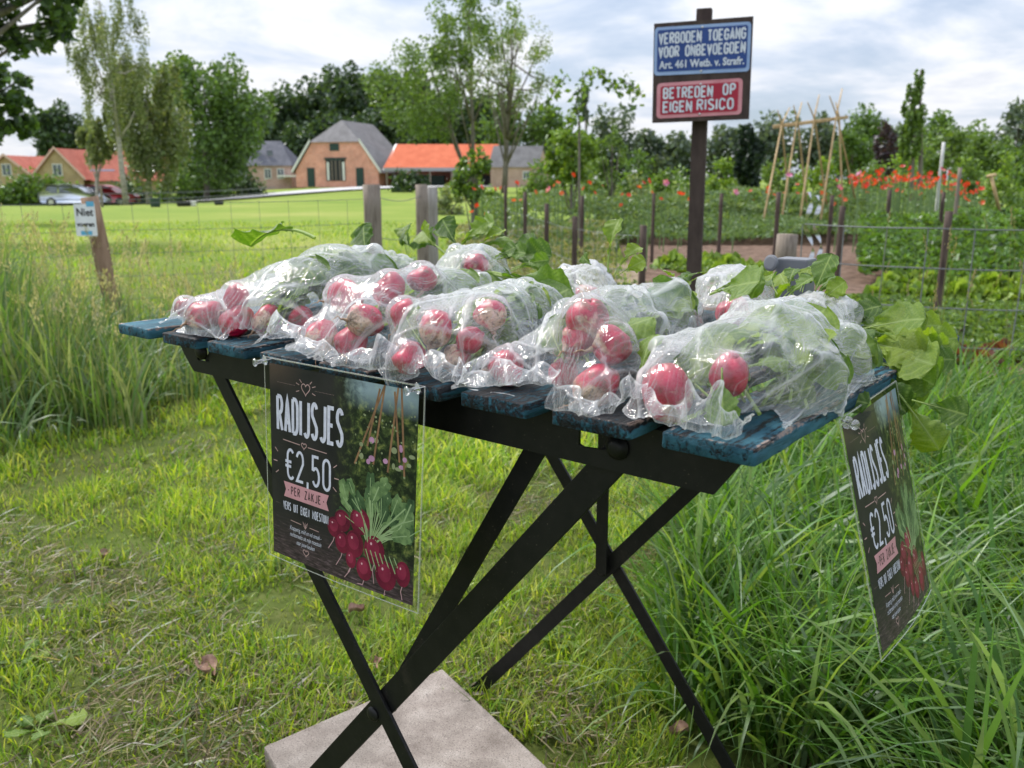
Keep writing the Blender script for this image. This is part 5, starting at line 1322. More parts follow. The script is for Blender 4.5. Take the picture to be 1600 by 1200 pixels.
post(588, 288, 5.3, .105, 'thick grey split wooden post just left of the gate posts', GP, M_post)
post(663, 288, 6.0, .085, 'brown gate post wrapped in wire, left one of the pair', GP, M_post); post(676, 292, 6.25, .10, 'pale grey gate post, right one of the pair', GP, mottled('pale_post', (.22, .20, .18), (.38, .36, .33), 14, stretch=(3, 3, .4)))
GS = 'dark stakes along the garden border'
for (px, top, D, w_, lb) in ((1000, 352, 4.9, .050, 'short mossy stake just left of the sign post'), (896, 338, 5.6, .045, 'dark thin leaning stake between the back bags'), (853, 318, 6.6, .045, 'dark stake in front of the orange flowers'), (820, 300, 7.8, .045, 'thin brown stake beside the straw path'),
                            (745, 285, 10, .05, 'far brown stake under the young leafy tree'), (790, 290, 9, .045, 'far brown stake between the young tree and the orange flowers'), (908, 306, 8.6, .045, 'far stake behind the red flower, left of the green border'), (1018, 302, 9.2, .045, 'thin stake in the green border left of the sign post'), (1122, 302, 9.4, .05, 'brown stake right of the sign post'),
                            (1209, 300, 9.0, .055, 'dark stake between the first two bamboo poles'), (1305, 322, 6.6, .055, 'thick dark stake behind the wire fence, right of the silver spirals'), (1292, 305, 9.2, .05, 'dark stake beneath the bamboo frame'), (1380, 296, 9.5, .05, 'thin stake below the thickest poppies'), (1462, 330, 5.0, .052, 'reddish brown round post standing among the leafy crop right'), (1463, 300, 9.5, .05, 'far stake in line above the reddish brown post')):
    post(px, top, D, w_*.82, lb, GS, M_postdark)
post(1218, 366, 4.7, .115, 'short fat grey stump post at the edge of the bean bed', None, M_post, name='stump_post')
post(1459, 222, 14, .05, 'tall slim white pole rising above the poppies', None, mottled('white_pole', (.5, .5, .5), (.7, .7, .7), 8), name='white_pole'); post(1487, 262, 12, .05, 'thin grey stake under the weeping shrub at the right', None, M_post, name='grey_stake')
post(160, 290, 30, .08, 'small far post in the meadow beside the lane rail', None, M_post, name='meadow_post')
def wire_fence(name, pts, zs, rad, label, vstep, sag=.01, verts=True):
    """horizontal wires through ground points, and stays every vstep metres"""
    root = empty(name, pts[0], label, 'wire fence')
    L = [np.array(p) for p in pts]
    def at(z, n=10):
        out = []
        for a, b in zip(L[:-1], L[1:]):
            for i in range(n): s = i/n; q = a*(1-s)+b*s; q = q.copy(); q[2] = gz(q[0], q[1])+z-sag*math.sin(math.pi*s); out.append(tuple(q))
        q = L[-1].copy(); q[2] = gz(q[0], q[1])+z; out.append(tuple(q)); return out
    for z in zs: MB().tube(at(z), rad, 5).build('line_wire', M_wire, root)
    if verts:
        tot = 0
        for a, b in zip(L[:-1], L[1:]):
            l = np.linalg.norm((b-a)[:2]); n = max(1, int(l/vstep))
            for i in range(n):
                q = a+(b-a)*(i/n); q[2] = gz(q[0], q[1]); j = random.uniform(-.01, .01)
                me = MB().tube([(q[0], q[1], q[2]+zs[0]), (q[0]+j, q[1]+j, q[2]+zs[-1])], rad*.9, 4).mesh('stay_wire', M_wire); link('stay_wire', me, root)
    return root
lp = G(178, 4.55)
wire_fence('stock_fence', [G(-120, 4.2), G(178, 4.56), G(588, 5.32)], [.12, .24, .36, .48, .60, .74], .0014, 'thin galvanised stock fence between the leaning post and the thick grey post', .15)
wire_fence('gate_wire', [G(588, 5.3), G(670, 6.05)], [.30, .52, .76], .0022, 'loose wires tying the thick grey post to the gate posts', .6, .04)
wire_fence('garden_mesh_fence', [G(1238, 3.55), G(1420, 3.25), G(1640, 3.15), G(1800, 3.1)], [.10, .245, .39, .535, .68], .0026, 'wide meshed grey wire fence in front of the garden at the right', .148, .004)
wire_fence('border_netting', [G(1000, 4.9), G(896, 5.6), G(853, 6.6), G(820, 7.8), G(790, 9)], [.15, .35, .55], .0016, 'low netting along the dark garden stakes', .2)
wire_fence('lane_rail', [G(60, 42), G(250, 47), G(430, 58)], [.3, .6], .022, 'pale rail fence along the lane across the meadow', 3.0, 0)
# small notice on the fence
M_white = plain('white_plastic', (.78, .8, .8), .4); M_ink = plain('black_ink', (.02, .02, .02), .5); M_lb = plain('light_blue_print', (.12, .42, .62), .5)
def notice():
    D = 4.45; c = P(134, 345, D); root = empty('small_notice', c, 'small white feeding notice hung on the fence left of the leaning post', 'notice')
    ax = _r; up = np.array([0, 0, 1.]); nn = -_h
    def box(nm, mt, x0, z0, x1, z1, k0, k1): return MB().prism([c+ax*x+up*z+nn*k0 for x, z in ((x0, z0), (x1, z0), (x1, z1), (x0, z1))], nn*(k1-k0)).build(nm, mt, root)
    box('panel', M_white, -.052, -.075, .052, .082, 0, .003); box('blue_top_strip', M_lb, .012, .070, .050, .095, .0031, .004); box('blue_foot_print', M_lb, -.028, -.070, .028, -.050, .0033, .0038)
    for s_, z, sz in (('Niet', .025, .052), ('voeren', -.028, .034)):
        V, Fs = font_mesh(s_, sz, 0, .9, bold=.0012); link('lettering', npmesh('lettering', np.array([c+ax*a[0]+up*(a[1]+z)+nn*.004 for a in V]), Fs, mat=M_ink), root)
notice()
# ------------------------------------------------------------------ bean poles
M_bamboo = mottled('bamboo_cane', (.36, .24, .11), (.62, .46, .26), 10, .6, .3, stretch=(1, 1, .4))
bp = empty('bean_pole_frame', G(1250, 13.4), 'tall frame of crossed bamboo canes with a cross pole in the bean bed', 'bean frame')
for i, (xa, ya, xt, yt, xo, ye, D0, D1) in enumerate(((1187, 368, 1222, 193, 1234, 168, 12.6, 13.4), (1240, 330, 1222, 197, 1215, 172, 14.2, 13.4), (1217, 362, 1245, 190, 1253, 160, 12.8, 13.4), (1268, 330, 1247, 192, 1240, 165, 14.2, 13.4),
                       (1247, 352, 1272, 186, 1280, 148, 12.8, 13.4), (1302, 322, 1273, 186, 1262, 160, 14.2, 13.4), (1280, 342, 1307, 180, 1316, 138, 12.8, 13.4), (1350, 350, 1308, 182, 1296, 150, 14.2, 13.4), (1322, 330, 1311, 182, 1306, 160, 13.6, 13.4))):
    a = P(xa, ya, D0); m_ = P(xt, yt, (D0+D1)/2*0+D1); e = P(xo, ye, D1-(D0-D1)*.2); a[2] = -.02
    MB().tube([a, a*.5+m_*.5, m_, e], [.016, .015, .013, .008], 6).build('bamboo_pole', M_bamboo, bp, True)
for k in (0, 1): MB().tube([P(1208, 197+k*3, 13.4), P(1325, 182+k*2, 13.4)], .016, 6).build('cross_pole', M_bamboo, bp, True)
# silver bird-scarer spirals
M_silver = _metal('silver_ribbon', (.55, .57, .6), .2)
def spiral(px, y0, y1, D, label):
    a, b = P(px, y0, D), P(px+4, y1, D); n = 90; V = []
    for i in range(n):
        s = i/(n-1); p = a*(1-s)+b*s; t = s*math.pi*3.0+.4
        for q in (-1, 1): V.append(p+_r*(.012*math.cos(t)*q+.016*math.sin(t*1.0))+_h*(.012*math.sin(t)*q))
    tag(link('bird_scarer', npmesh('bird_scarer', np.array(V), gridfaces(n, 2), True, mat=M_silver)), label, 'bird scarer', 'twisted silver ribbons')
spiral(1262, 300, 412, 4.4, 'twisted silver ribbon hanging nearer the stump post'); spiral(1275, 305, 405, 4.6, 'twisted silver ribbon hanging beside the dark stake, the right one')
sh = empty('garden_spade', G(1553, 12), 'wooden T handle of a spade standing in the crop at the right', 'spade')
MB().tube([P(1562, 330, 12), P(1549, 276, 12)], .022, 8).build('shaft', M_bamboo, sh, True); MB().tube([P(1543, 276, 12), P(1556, 273, 12)], .024, 8).build('handle', M_bamboo, sh, True)
mb_ = MB(); mb_.bar(P(1562, 330, 12), P(1565, 345, 12), .16, .01, up=tuple(_h)); mb_.build('spade_blade', M_black, sh)
# grey tin behind the bags
tin = empty('metal_tin', (.50, .51, TZ), 'grey metal tin with a round lug seen behind the bags at the right back', 'tin')
M_tin = plain('grey_tin', (.15, .16, .18), .5)
q0, q1 = ony(1212, 403, .50), ony(1262, 408, .50); MB().box((q0[0], .50, TZ+.001), (q1[0], .53, q0[2])).build('body', M_tin, tin, bevel=.002)
MB().lathe([(0, .0095), (.003, .0095), (.004, .007), (.0042, .001)], tuple(ony(1206, 411, .49)), (-.3, -1, .1), 22).build('round_lug', M_tin, tin)
# ------------------------------------------------------------------ trees and shrubs
def rot_frames(r_, n):
    a = r_.normal(size=(n, 3)); a /= np.linalg.norm(a, axis=1)[:, None]; b = r_.normal(size=(n, 3)); b = np.cross(a, b); b /= np.linalg.norm(b, axis=1)[:, None]; return a, b
def leafquads(cent, size, pal, seed, drop=0.0, asp=.62):
    r_ = np.random.default_rng(seed); n = len(cent); a, b = rot_frames(r_, n)
    if drop: a[:, 2] -= drop; a /= np.linalg.norm(a, axis=1)[:, None]; b = np.cross(a, np.cross(b, a)+1e-6*a[:, ::-1]); b /= np.linalg.norm(b, axis=1)[:, None]
    s = size*r_.uniform(.6, 1.4, n)[:, None]
    V = np.stack([cent-a*s, cent+b*s*asp, cent+a*s, cent-b*s*asp], 1).reshape(-1, 3)
    Fq = (np.arange(n)[:, None]*4+np.arange(4)[None])
    pal = np.array(pal); c = pal[r_.integers(0, len(pal), n)]*r_.uniform(.75, 1.25, (n, 1)); return V, Fq, np.repeat(c, 4, 0)
def crown_points(c, rad, n, seed, clumps=40, cr=.28, shell=.55, zflat=1.0, droop=0.0):
    r_ = np.random.default_rng(seed); d = r_.normal(size=(clumps, 3)); d /= np.linalg.norm(d, axis=1)[:, None]
    rr = shell+(1-shell)*r_.random(clumps)**.6; k = d*rr[:, None]*np.array(rad)
    sc = r_.uniform(.6, 1.3, clumps); i = r_.integers(0, clumps, n); g = r_.normal(size=(n, 3)); g /= np.maximum(1.0, np.linalg.norm(g, axis=1)[:, None]*.62)
    off = g*(cr*sc[i])[:, None]*np.array([rad[0], rad[0], rad[2]*zflat])*.75
    if droop: off[:, 2] = off[:, 2]*1.0-np.abs(r_.normal(size=n))*droop*rad[2]; off[:, :2] *= .55
    return np.array(c)+k[i]+off, k+np.array(c)
def tree(px, D, top, halfw, label, n=6000, leaf=None, pal=None, seed=1, base=None, cbot=None, clumps=40, cr=.28, shell=.5, trunk_px=None, trw=None, droop=0.0, name='tree', cat='tree', group='trees around the fields', bark=None, lean=0, flat=1.0, limbs=10):
    """top / cbot: pixel rows of crown top and bottom, halfw: pixel half width"""
    b = G(trunk_px or px, D); t = P(px, top, D); bt = P(px, cbot or 300, D)
    mpp = D/FPX; rx = halfw*mpp; rz_ = (t[2]-bt[2])/2; c = P(px, ((cbot or 300)+top)/2, D)
    root = empty(name, b, label, cat, group)
    if leaf is None: leaf = 3.3*mpp
    pts, ks = crown_points(c, (rx*.86, rx*.86, rz_*.88), n, seed, clumps, cr, shell, flat, droop)
    pts = pts[pts[:, 2] > b[2]+.02]
    V, Fq, C = leafquads(pts, leaf, pal, seed, drop=.8 if droop else 0)
    link('crown', npmesh('crown', V, Fq, False, cols=C, mat=M_leaf), root)
    r_ = random.Random(seed); tw = trw or max(.05, (t[2]-b[2])*.022)
    mb = MB(); topc = np.array([c[0], c[1], c[2]+rz_*.55])
    pp = [tuple(b*(1-s)+topc*s+_r*r_.uniform(-.3, .3)*tw*2*s) for s in np.linspace(0, 1, 7)]
    mb.tube(pp, [tw*(1-.8*s) for s in np.linspace(0, 1, 7)], 8)
    trk = mb.build('trunk', bark or M_bark, root, True)
    for i in range(limbs):
        k = ks[r_.randrange(len(ks))]; s = r_.uniform(.25, .85); q = np.array(pp[int(s*6)]); mid = q*.5+k*.5+np.array([0, 0, -.06*rz_])
        mb = MB(); mb.tube([tuple(q), tuple(mid), tuple(k)], [tw*.42*(1-s*.5), tw*.25, tw*.08], 5); mb.build('limb', bark or M_bark, root, True)
    return root
DK = [(.040, .075, .030), (.058, .105, .036), (.075, .13, .042), (.035, .065, .03), (.09, .15, .05)]
MID = [(.085, .16, .03), (.11, .20, .035), (.14, .24, .04), (.07, .13, .03)]
LT = [(.12, .20, .04), (.15, .25, .045), (.19, .29, .06), (.10, .17, .04)]
OL = [(.19, .24, .09), (.23, .28, .11), (.15, .20, .075), (.28, .31, .15), (.17, .23, .08)]
YG = [(.16, .27, .03), (.20, .32, .035), (.25, .36, .05), (.13, .23, .03)]
HAZY = [(.10, .145, .10), (.125, .17, .115), (.085, .125, .09), (.14, .19, .12)]  # far trees: distance haze is put into these lighter, bluer leaf colours
M_birch = mottled('birch_bark', (.20, .18, .16), (.5, .47, .43), 4, stretch=(1, 1, 3))
# far belt of woodland behind the farm, each crown its own tree
for i, (px, top, hw, D, lb) in enumerate(((405, 150, 48, 150, 'dark broad tree left in the wood, behind the slate roofed house'), (455, 118, 46, 145, 'tall dark tree left of the farmhouse ridge in the wood'), (500, 128, 40, 150, 'dark rounded tree just left above the farmhouse roof'), (548, 103, 48, 142, 'tallest dark tree directly above the farmhouse ridge'),
        (600, 98, 46, 148, 'dark tree above the joint of farmhouse and orange roof'), (650, 108, 42, 146, 'dark tree behind the light green willow above the orange roof'), (705, 130, 42, 150, 'dark tree behind the orange barn roof'), (428, 180, 40, 132, 'lower dark tree between slate roofed house and farmhouse'), (528, 165, 44, 130, 'lower dark tree directly behind the farmhouse'),
        (585, 165, 44, 131, 'lower dark tree behind the right slope of the farmhouse roof'), (640, 175, 40, 130, 'lower dark tree behind the orange roof'), (480, 178, 36, 128, 'lower dark tree behind the left slope of the farmhouse'), (525, 112, 44, 152, 'dark tree filling the wood just left above the farmhouse ridge'), (575, 108, 44, 153, 'dark tree filling the wood just right above the farmhouse ridge'), (625, 112, 44, 154, 'dark tree filling the wood above the start of the orange roof'), (375, 185, 44, 135, 'dark tree in the gap left of the slate roofed house'), (170, 200, 46, 135, 'dark tree behind the birch trunks and red roofs'), (250, 190, 46, 135, 'dark tree far behind the weeping birch'), (745, 150, 44, 140, 'dark tree behind the trunks at the end of the orange roof'))):
    tree(px, D, top, hw, lb, 6500, 3.8*D/FPX, DK, 60+i, cbot=295, clumps=50, cr=.30, shell=.15, group='dark trees of the wood behind the farm', limbs=4)
for i, (px, top, hw, D, pal, lb) in enumerate(((790, 150, 46, 120, MID, 'olive green tree behind the grey roofed barn'), (850, 165, 40, 118, MID, 'mid green tree just right of the grey roofed barn'), (960, 168, 42, 125, HAZY, 'rounded bluish tree left of the sign post on the skyline'), (1015, 205, 34, 130, HAZY, 'low bluish tree right behind the sign post on the skyline'),
        (905, 205, 36, 120, MID, 'low mid green tree behind the orchard saplings'), (1060, 210, 40, 125, HAZY, 'low skyline tree just left of the post'), (1135, 195, 42, 128, HAZY, 'skyline tree under the red plate, right of the post'), (1215, 165, 44, 125, HAZY, 'rounded bluish skyline tree behind the left bean canes'), (1285, 180, 38, 122, HAZY, 'skyline tree behind the middle bean canes'),
        (1345, 165, 40, 120, MID, 'skyline tree behind the right end of the bean frame'), (1410, 185, 30, 118, HAZY, 'skyline tree between the purple tree and the tall pale one'), (1465, 170, 40, 90, MID, 'bushy tree right of the tall pale slender tree'), (1525, 190, 36, 85, LT, 'light green bushy tree second from the right edge'), (1588, 158, 36, 110, HAZY, 'rounded bluish skyline tree at the right edge'), (1640, 170, 40, 90, MID, 'tree cut by the right edge of the view'))):
    tree(px, D, top, hw, lb, 2300, 3.8*D/FPX, pal, 90+i, cbot=292, clumps=34, cr=.32, shell=.3, group='trees along the far skyline', limbs=3)
tree(1384, 80, 188, 20, 'dark purple leaved tree on the skyline right of the bean frame', 1800, .16, [(.05, .025, .04), (.075, .035, .05), (.04, .03, .04)], 120, cbot=285, limbs=3)
tree(915, 110, 132, 8, 'narrow bluish poplar spire left of the sign', 900, .2, HAZY, 121, cbot=200, clumps=16, limbs=0)
# left group
tree(95, 125, 160, 44, 'dark green tree behind the red tiled houses', 4500, .34, DK, 130, cbot=262)
tree(322, 66, 72, 96, 'large round fresh green tree left of the slate roofed house', 13000, .17, MID+[(.10, .18, .03)], 131, cbot=296, clumps=70, cr=.25, shell=.45)
tree(232, 50, 62, 74, 'weeping olive green birch with drooping curtains of foliage', 17000, .10, OL, 132, cbot=285, clumps=60, cr=.20, shell=.3, droop=.22, bark=M_birch)
tree(150, 50, 185, 32, 'low drooping olive foliage left of the weeping birch', 4500, .09, OL, 133, cbot=258, clumps=30, droop=.14, bark=M_birch)
tree(165, 46, -60, 72, 'tall thin leaved birch with a pale bent trunk rising out of view', 13000, .060, OL, 134, cbot=215, clumps=60, cr=.16, shell=.25, trunk_px=196, trw=.16, droop=.12, bark=M_birch, limbs=14)
# near oak branches at the top left
tree(10, 13, -190, 128, 'oak with large dark leaves hanging in at the top left corner', 4600, .07, DK+[(.07, .13, .03), (.09, .16, .04)], 135, cbot=120, clumps=90, cr=.13, shell=.4, trunk_px=-330, trw=.22, name='oak_tree', limbs=26)
tree(0, 18, 75, 58, 'looser dark foliage at the left edge above the red roofs', 2600, .075, DK+MID, 136, cbot=238, clumps=70, cr=.13, shell=.3, trunk_px=-260, trw=.10, limbs=8)
# centre group
tree(668, 62, 48, 92, 'light green willow in front of the orange roofed barn', 8500, .11, LT, 140, cbot=232, clumps=75, cr=.22, shell=.3, trunk_px=738, trw=.17, limbs=10)
tree(735, 60, -60, 84, 'upper loose light green crown on the thick trunk behind the orange barn', 6500, .10, LT, 141, cbot=130, clumps=50, cr=.17, shell=.3, trunk_px=740, trw=.17, limbs=9)
tree(800, 56, 12, 82, 'sparse tree with bare looking twigs right of the willow', 4600, .075, LT+OL, 142, cbot=205, clumps=80, cr=.14, shell=.3, trunk_px=788, trw=.19, limbs=36)
# garden trees
tree(893, 13, 182, 42, 'bright green orchard sapling right of the grey roofed barn', 2600, .038, YG, 150, cbot=298, clumps=36, cr=.22, trw=.035, group='young orchard trees', limbs=8)
tree(738, 9.5, 228, 30, 'slender young tree beside the fence in front of the barn', 1500, .026, YG+MID, 151, cbot=325, clumps=26, cr=.24, trw=.03, group='young orchard trees', limbs=6)
tree(955, 15, 195, 30, 'thin pale sapling with grey green leaves left of the sign post', 1200, .03, LT, 152, cbot=290, clumps=26, cr=.2, trw=.03, group='young orchard trees', limbs=8)
tree(1172, 28, 190, 25, 'dark columnar conifer right of the sign post', 9000, .06, [(.014, .032, .018), (.022, .045, .024), (.03, .055, .028)], 153, cbot=312, clumps=50, cr=.22, shell=.1, name='conifer')
tree(1424, 24, 118, 19, 'tall pale green slender tree leaning right above the poppies', 2200, .06, LT, 154, cbot=262, clumps=30, cr=.22, shell=.2, limbs=6); tree(1437, 24, 98, 7, 'thin leaning tip beside the tall slender tree', 260, .05, LT, 155, cbot=150, clumps=10, limbs=0)
for i, (px, top, hw, D, pal, lb) in enumerate(((1330, 200, 30, 36, MID, 'green tree behind the right leg of the bean frame'), (1475, 195, 44, 34, LT, 'light green rounded fruit tree right of the slender tree'), (1545, 205, 36, 32, LT, 'light green fruit tree near the right edge'), (1598, 215, 30, 30, MID, 'green tree at the right edge behind the spade'))):
    tree(px, D, top, hw, lb, 2600, 3.0*D/FPX, pal, 160+i, cbot=285, clumps=36, group='young orchard trees', limbs=5)
# arching vine shoots between birch twigs and the sign
vb = G(905, 9.5); vine = empty('arching_vine', vb, 'leafy vine shoots arching in the sky left of the sign', 'vine')
r_ = np.random.default_rng(8); cen = []
for path in (((850, 170), (868, 140), (885, 118)), ((905, 145), (915, 118), (935, 112), (955, 130), (975, 140)), ((975, 128), (990, 135), (1002, 148)), ((905, 190), (900, 160), (905, 140))):
    q = [P(a, b, 9.5) for a, b in path]; MB().tube(q, .006, 5).build('shoot', M_bark, vine)
    for a, b in zip(q[:-1], q[1:]):
        for k in range(26): s = r_.random(); cen.append(a*(1-s)+b*s+r_.normal(size=3)*np.array([.04, .04, .05])+np.array([0, 0, -.02]))
V, Fq, C = leafquads(np.array(cen), .034, YG+MID, 9); link('crown', npmesh('crown', V, Fq, False, cols=C, mat=M_leaf), vine)
MB().tube([vb, P(905, 190, 9.5)], .012, 6).build('stem', M_bark, vine)
# shrubs and hedges: a leafy body of their own each
def shrub(px, D, top, halfw, label, n, pal, seed, leaf=None, depth=None, name='shrub', cat='shrub', group='shrubs of the allotments', z0=0.0, kind=None):
    b = G(px, D); t = P(px, top, D); mpp = D/FPX; rx = halfw*mpp; h = max(.06, t[2]-b[2]); r_ = np.random.default_rng(seed)
    cl = max(10, int(n/60)); u = r_.normal(size=(cl, 3)); u /= np.linalg.norm(u, axis=1)[:, None]; u[:, 2] = np.abs(u[:, 2]); dpt = depth or rx*.8
    k = b+_r*(u[:, :1]*rx*.82)+_h*(u[:, 1:2]*dpt*.82)+np.array([0, 0, 1])*(u[:, 2:]*h*.86)*r_.uniform(.55, 1.05, (cl, 1))
    i = r_.integers(0, cl, n); p = k[i]+r_.normal(size=(n, 3))*min(rx, h)*.17; p[:, 2] = np.maximum(p[:, 2], b[2]+.01)
    V, Fq, C = leafquads(p, leaf or 3.0*mpp, pal, seed); root = empty(name, b, label, cat, group)
    link('foliage', npmesh('foliage', V, Fq, False, cols=C, mat=M_leaf), root)
    mb = MB()
    for j in range(4): mb = MB(); mb.tube([b, k[j]*.6+b*.4, k[j]], [.02*h+.004, .012*h+.003, .003], 5); mb.build('stem', M_bark, root)
    return root
for i, (px, D, top, hw, pal, lb, n) in enumerate(((60, 72, 272, 75, MID, 'clipped green hedge in front of the red tiled houses', 3600), (190, 70, 280, 40, DK, 'dark hedge behind the parked cars', 1800), (300, 70, 264, 60, MID, 'long dark green hedge under the round tree', 3200), (372, 72, 268, 40, DK, 'dark hedge in front of the slate roofed house', 1800),
        (640, 60, 268, 30, DK, 'low dark hedge below the orange roofed barn', 1200), (700, 22, 262, 26, OL, 'dry brownish scrub beside the gate posts', 900), (770, 16, 285, 26, LT, 'tall seedy weeds left of the orange flowers', 900), (850, 30, 235, 34, LT, 'bright bush below the vine shoots', 1600), (930, 26, 228, 40, LT, 'leafy bush left of the sign post', 1800),
        (1000, 34, 232, 34, MID, 'green bush just left of the sign post', 1500), (1045, 30, 248, 30, LT, 'light bush directly beside the sign post', 1200), (1130, 30, 240, 28, YG, 'yellow green bush right of the sign post', 1200), (1215, 30, 235, 34, LT, 'light green bush behind the first bean canes', 1500), (1275, 26, 232, 34, YG, 'yellow green bush between the bean canes', 1500),
        (1350, 24, 238, 40, LT, 'rounded light bush above the poppies', 1800), (1410, 28, 228, 34, YG, 'yellow green bush below the slender tree', 1500), (1500, 20, 240, 38, LT, 'light drooping shrub behind the white pole', 1800), (1560, 18, 232, 34, YG, 'yellow green shrub behind the spade handle', 1700), (1610, 20, 225, 34, MID, 'green shrub at the right edge', 1500), (1085, 22, 262, 36, MID, 'low bush behind the sign post', 1200), (985, 20, 262, 34, OL, 'grey green bush left of the lower sign post', 1100))):
    shrub(px, D, top, hw, lb, n, pal, 200+i, depth=1.2 if i in (0, 1, 2, 3) else None)
# ------------------------------------------------------------------ garden beds
def mass(name, px0, px1, D0, D1, n, h, leaf, pal, seed, label=None, kind='stuff', mod=None, upb=True, asp=.62):
    x, y, D, px = scatter(n, D0, D1, px0, px1, seed, 1.0); r_ = np.random.default_rng(seed)
    hh = h*(.45+.75*vnoise(x, y, 1.6, seed))*(.25+.75*r_.random(n)**.6)
    if mod is not None: k_ = mod(x, y, D, px) > r_.random(n); x, y, hh, D = x[k_], y[k_], hh[k_], D[k_]
    c = np.stack([x, y, gz(x, y)+hh], -1); V, Fq, C = leafquads(c, leaf, pal, seed, asp=asp)
    tag(link(name, npmesh(name, V, Fq, False, cols=C, mat=M_leaf)), kind=kind)
mass('border_greenery', 740, 1330, 9.4, 17, 26000, .62, .050, [(.13, .21, .06), (.17, .25, .08), (.10, .17, .05), (.2, .27, .11)], 300, asp=.3, mod=lambda x, y, D, px: np.where((px > 965) & (D < 13.2), .04, 1.0))
mass('tall_border_greenery', 930, 1350, 11.6, 15.5, 20000, .66, .050, [(.12, .20, .07), (.16, .25, .09), (.10, .17, .06), (.19, .27, .11)], 311, asp=.35)
mass('poppy_greenery', 1150, 1700, 13.4, 22, 15000, .60, .05, [(.13, .21, .07), (.17, .25, .09), (.10, .17, .06)], 301, asp=.3)
mass('potato_foliage', 1340, 1800, 7.2, 9.6, 9000, .50, .05, MID+[(.09, .19, .03), (.12, .24, .04)], 302)
mass('far_crop', 1400, 1800, 9.8, 13, 6000, .45, .05, [(.11, .22, .04), (.15, .27, .05)], 303)
mass('strawberry_foliage', 1250, 1800, 4.0, 5.35, 10000, .24, .024, MID+LT+[(.2, .3, .05)], 304)
mass('dry_border_grass', 700, 960, 6, 12, 5000, .35, .04, [(.26, .24, .12), (.2, .22, .09), (.32, .3, .18), (.16, .2, .07)], 305, asp=.18)
mass('garden_edge_weeds', 960, 1800, 3.0, 3.5, 5200, .20, .017, MID+LT, 306, mod=lambda x, y, D, px: np.clip(1.2-vnoise(x, y, 2, 3)*1.2, 0, 1))
mass('border_weeds', 880, 1330, 5.2, 8.2, 2600, .12, .024, MID+LT, 307, mod=lambda x, y, D, px: vnoise(x, y, 1.5, 5)**2)
# lettuces in rows
def lettuce_mesh(seed, pal):
    r_ = np.random.default_rng(seed); n = 90; d = r_.normal(size=(n, 3)); d /= np.linalg.norm(d, axis=1)[:, None]; d[:, 2] = np.abs(d[:, 2]); V, Fq, C = leafquads(d*np.array([.10, .10, .11])*r_.uniform(.6, 1.1, (n, 1)), .045, pal, seed, asp=.85)
    return npmesh('lettuce', V, Fq, False, cols=C, mat=M_leaf)
LM = [lettuce_mesh(i, YG+[(.28, .40, .06)]) for i in range(3)]; RM = lettuce_mesh(9, [(.22, .07, .04), (.16, .05, .04), (.28, .12, .06)])
k = 0
for (pa, Da, pb, Db, n) in ((1045, 8.6, 1190, 6.9, 13), (1100, 8.9, 1230, 7.3, 10), (1380, 6.3, 1590, 6.1, 14), (1390, 6.9, 1600, 6.7, 13)):
    for i in range(n):
        s = (i+random.uniform(-.15, .15))/(n-1); q = G(pa+(pb-pa)*s, Da+(Db-Da)*s)
        o = bpy.data.objects.new('lettuce', LM[k % 3]); COL.objects.link(o); o.location = q; o.rotation_euler = (0, 0, random.uniform(0, 6)); o.scale = (random.uniform(.8, 1.25),)*3; k += 1
        tag(o, 'bright yellow green lettuce in a garden row', 'lettuce', 'lettuces in rows')
for i, (px, D) in enumerate(((1488, 4.05), (1530, 4.0), (1560, 4.15))):
    o = bpy.data.objects.new('red_lettuce', RM); COL.objects.link(o); o.location = G(px, D); o.scale = (.8, .8, .7); tag(o, 'reddish brown lettuce beside the wire at the bed edge', 'lettuce', 'red lettuces')
# poppies
M_poppy = foliage('poppy_petal', trans=.4, gloss=.03)
def poppy_mesh(pal, seed):
    r_ = np.random.default_rng(seed); V = []; Fs = []; C = []
    for i in range(5):
        a = i*1.2566; k = len(V); c = pal[i % len(pal)]
        for (rr, zz, da) in ((.0, 0, 0), (.55, .12, -.62), (1, .45, -.4), (1.08, .5, 0), (1, .45, .4), (.55, .12, .62)): V.append((rr*math.cos(a+da), rr*math.sin(a+da), zz)); C.append(c)
        Fs += [[k, k+1, k+2], [k, k+2, k+3], [k, k+3, k+4], [k, k+4, k+5]]
    return npmesh('petals', np.array(V), Fs, False, cols=np.array(C), mat=M_poppy)
PR = poppy_mesh([(.68, .035, .02), (.74, .06, .025), (.58, .025, .018)], 1); PO = poppy_mesh([(.72, .11, .04), (.76, .15, .05)], 2); PP = poppy_mesh([(.62, .16, .35), (.7, .28, .48)], 3)
STALK = MB().tube([(0, 0, 0), (.02, .01, -.5), (.0, .0, -1)], [.010, .012, .014], 4).mesh('stalk', plain('poppy_stalk', (.12, .2, .07), .7))
def poppy(px, py, D, me, s, lb, grp):
    p = P(px, py, D); g_ = float(gz(p[0], p[1]))
    root = empty('poppy', p, lb, 'flower', grp); o = bpy.data.objects.new('petals', me); COL.objects.link(o); o.parent = root
    s *= .8; o.scale = (s, s, s); o.rotation_euler = (random.uniform(-1.1, 1.1), random.uniform(-1.1, 1.1), random.uniform(0, 6))
    o = bpy.data.objects.new('stalk', STALK); COL.objects.link(o); o.parent = root; o.scale = (.6, .6, max(.2, p[2]-g_))
r_ = random.Random(21)
for i in range(135):
    t = r_.random()**1.15; px = 1330+t*205; py = 272+10*abs(t-.25)+r_.gauss(8, 8)+(14 if t > .8 else 0)
    poppy(px, py, r_.uniform(12, 17), PR if r_.random() < .72 else PO, r_.uniform(.038, .062), 'red poppy in the dense drift right of the bean canes', 'poppies right of the bean canes')
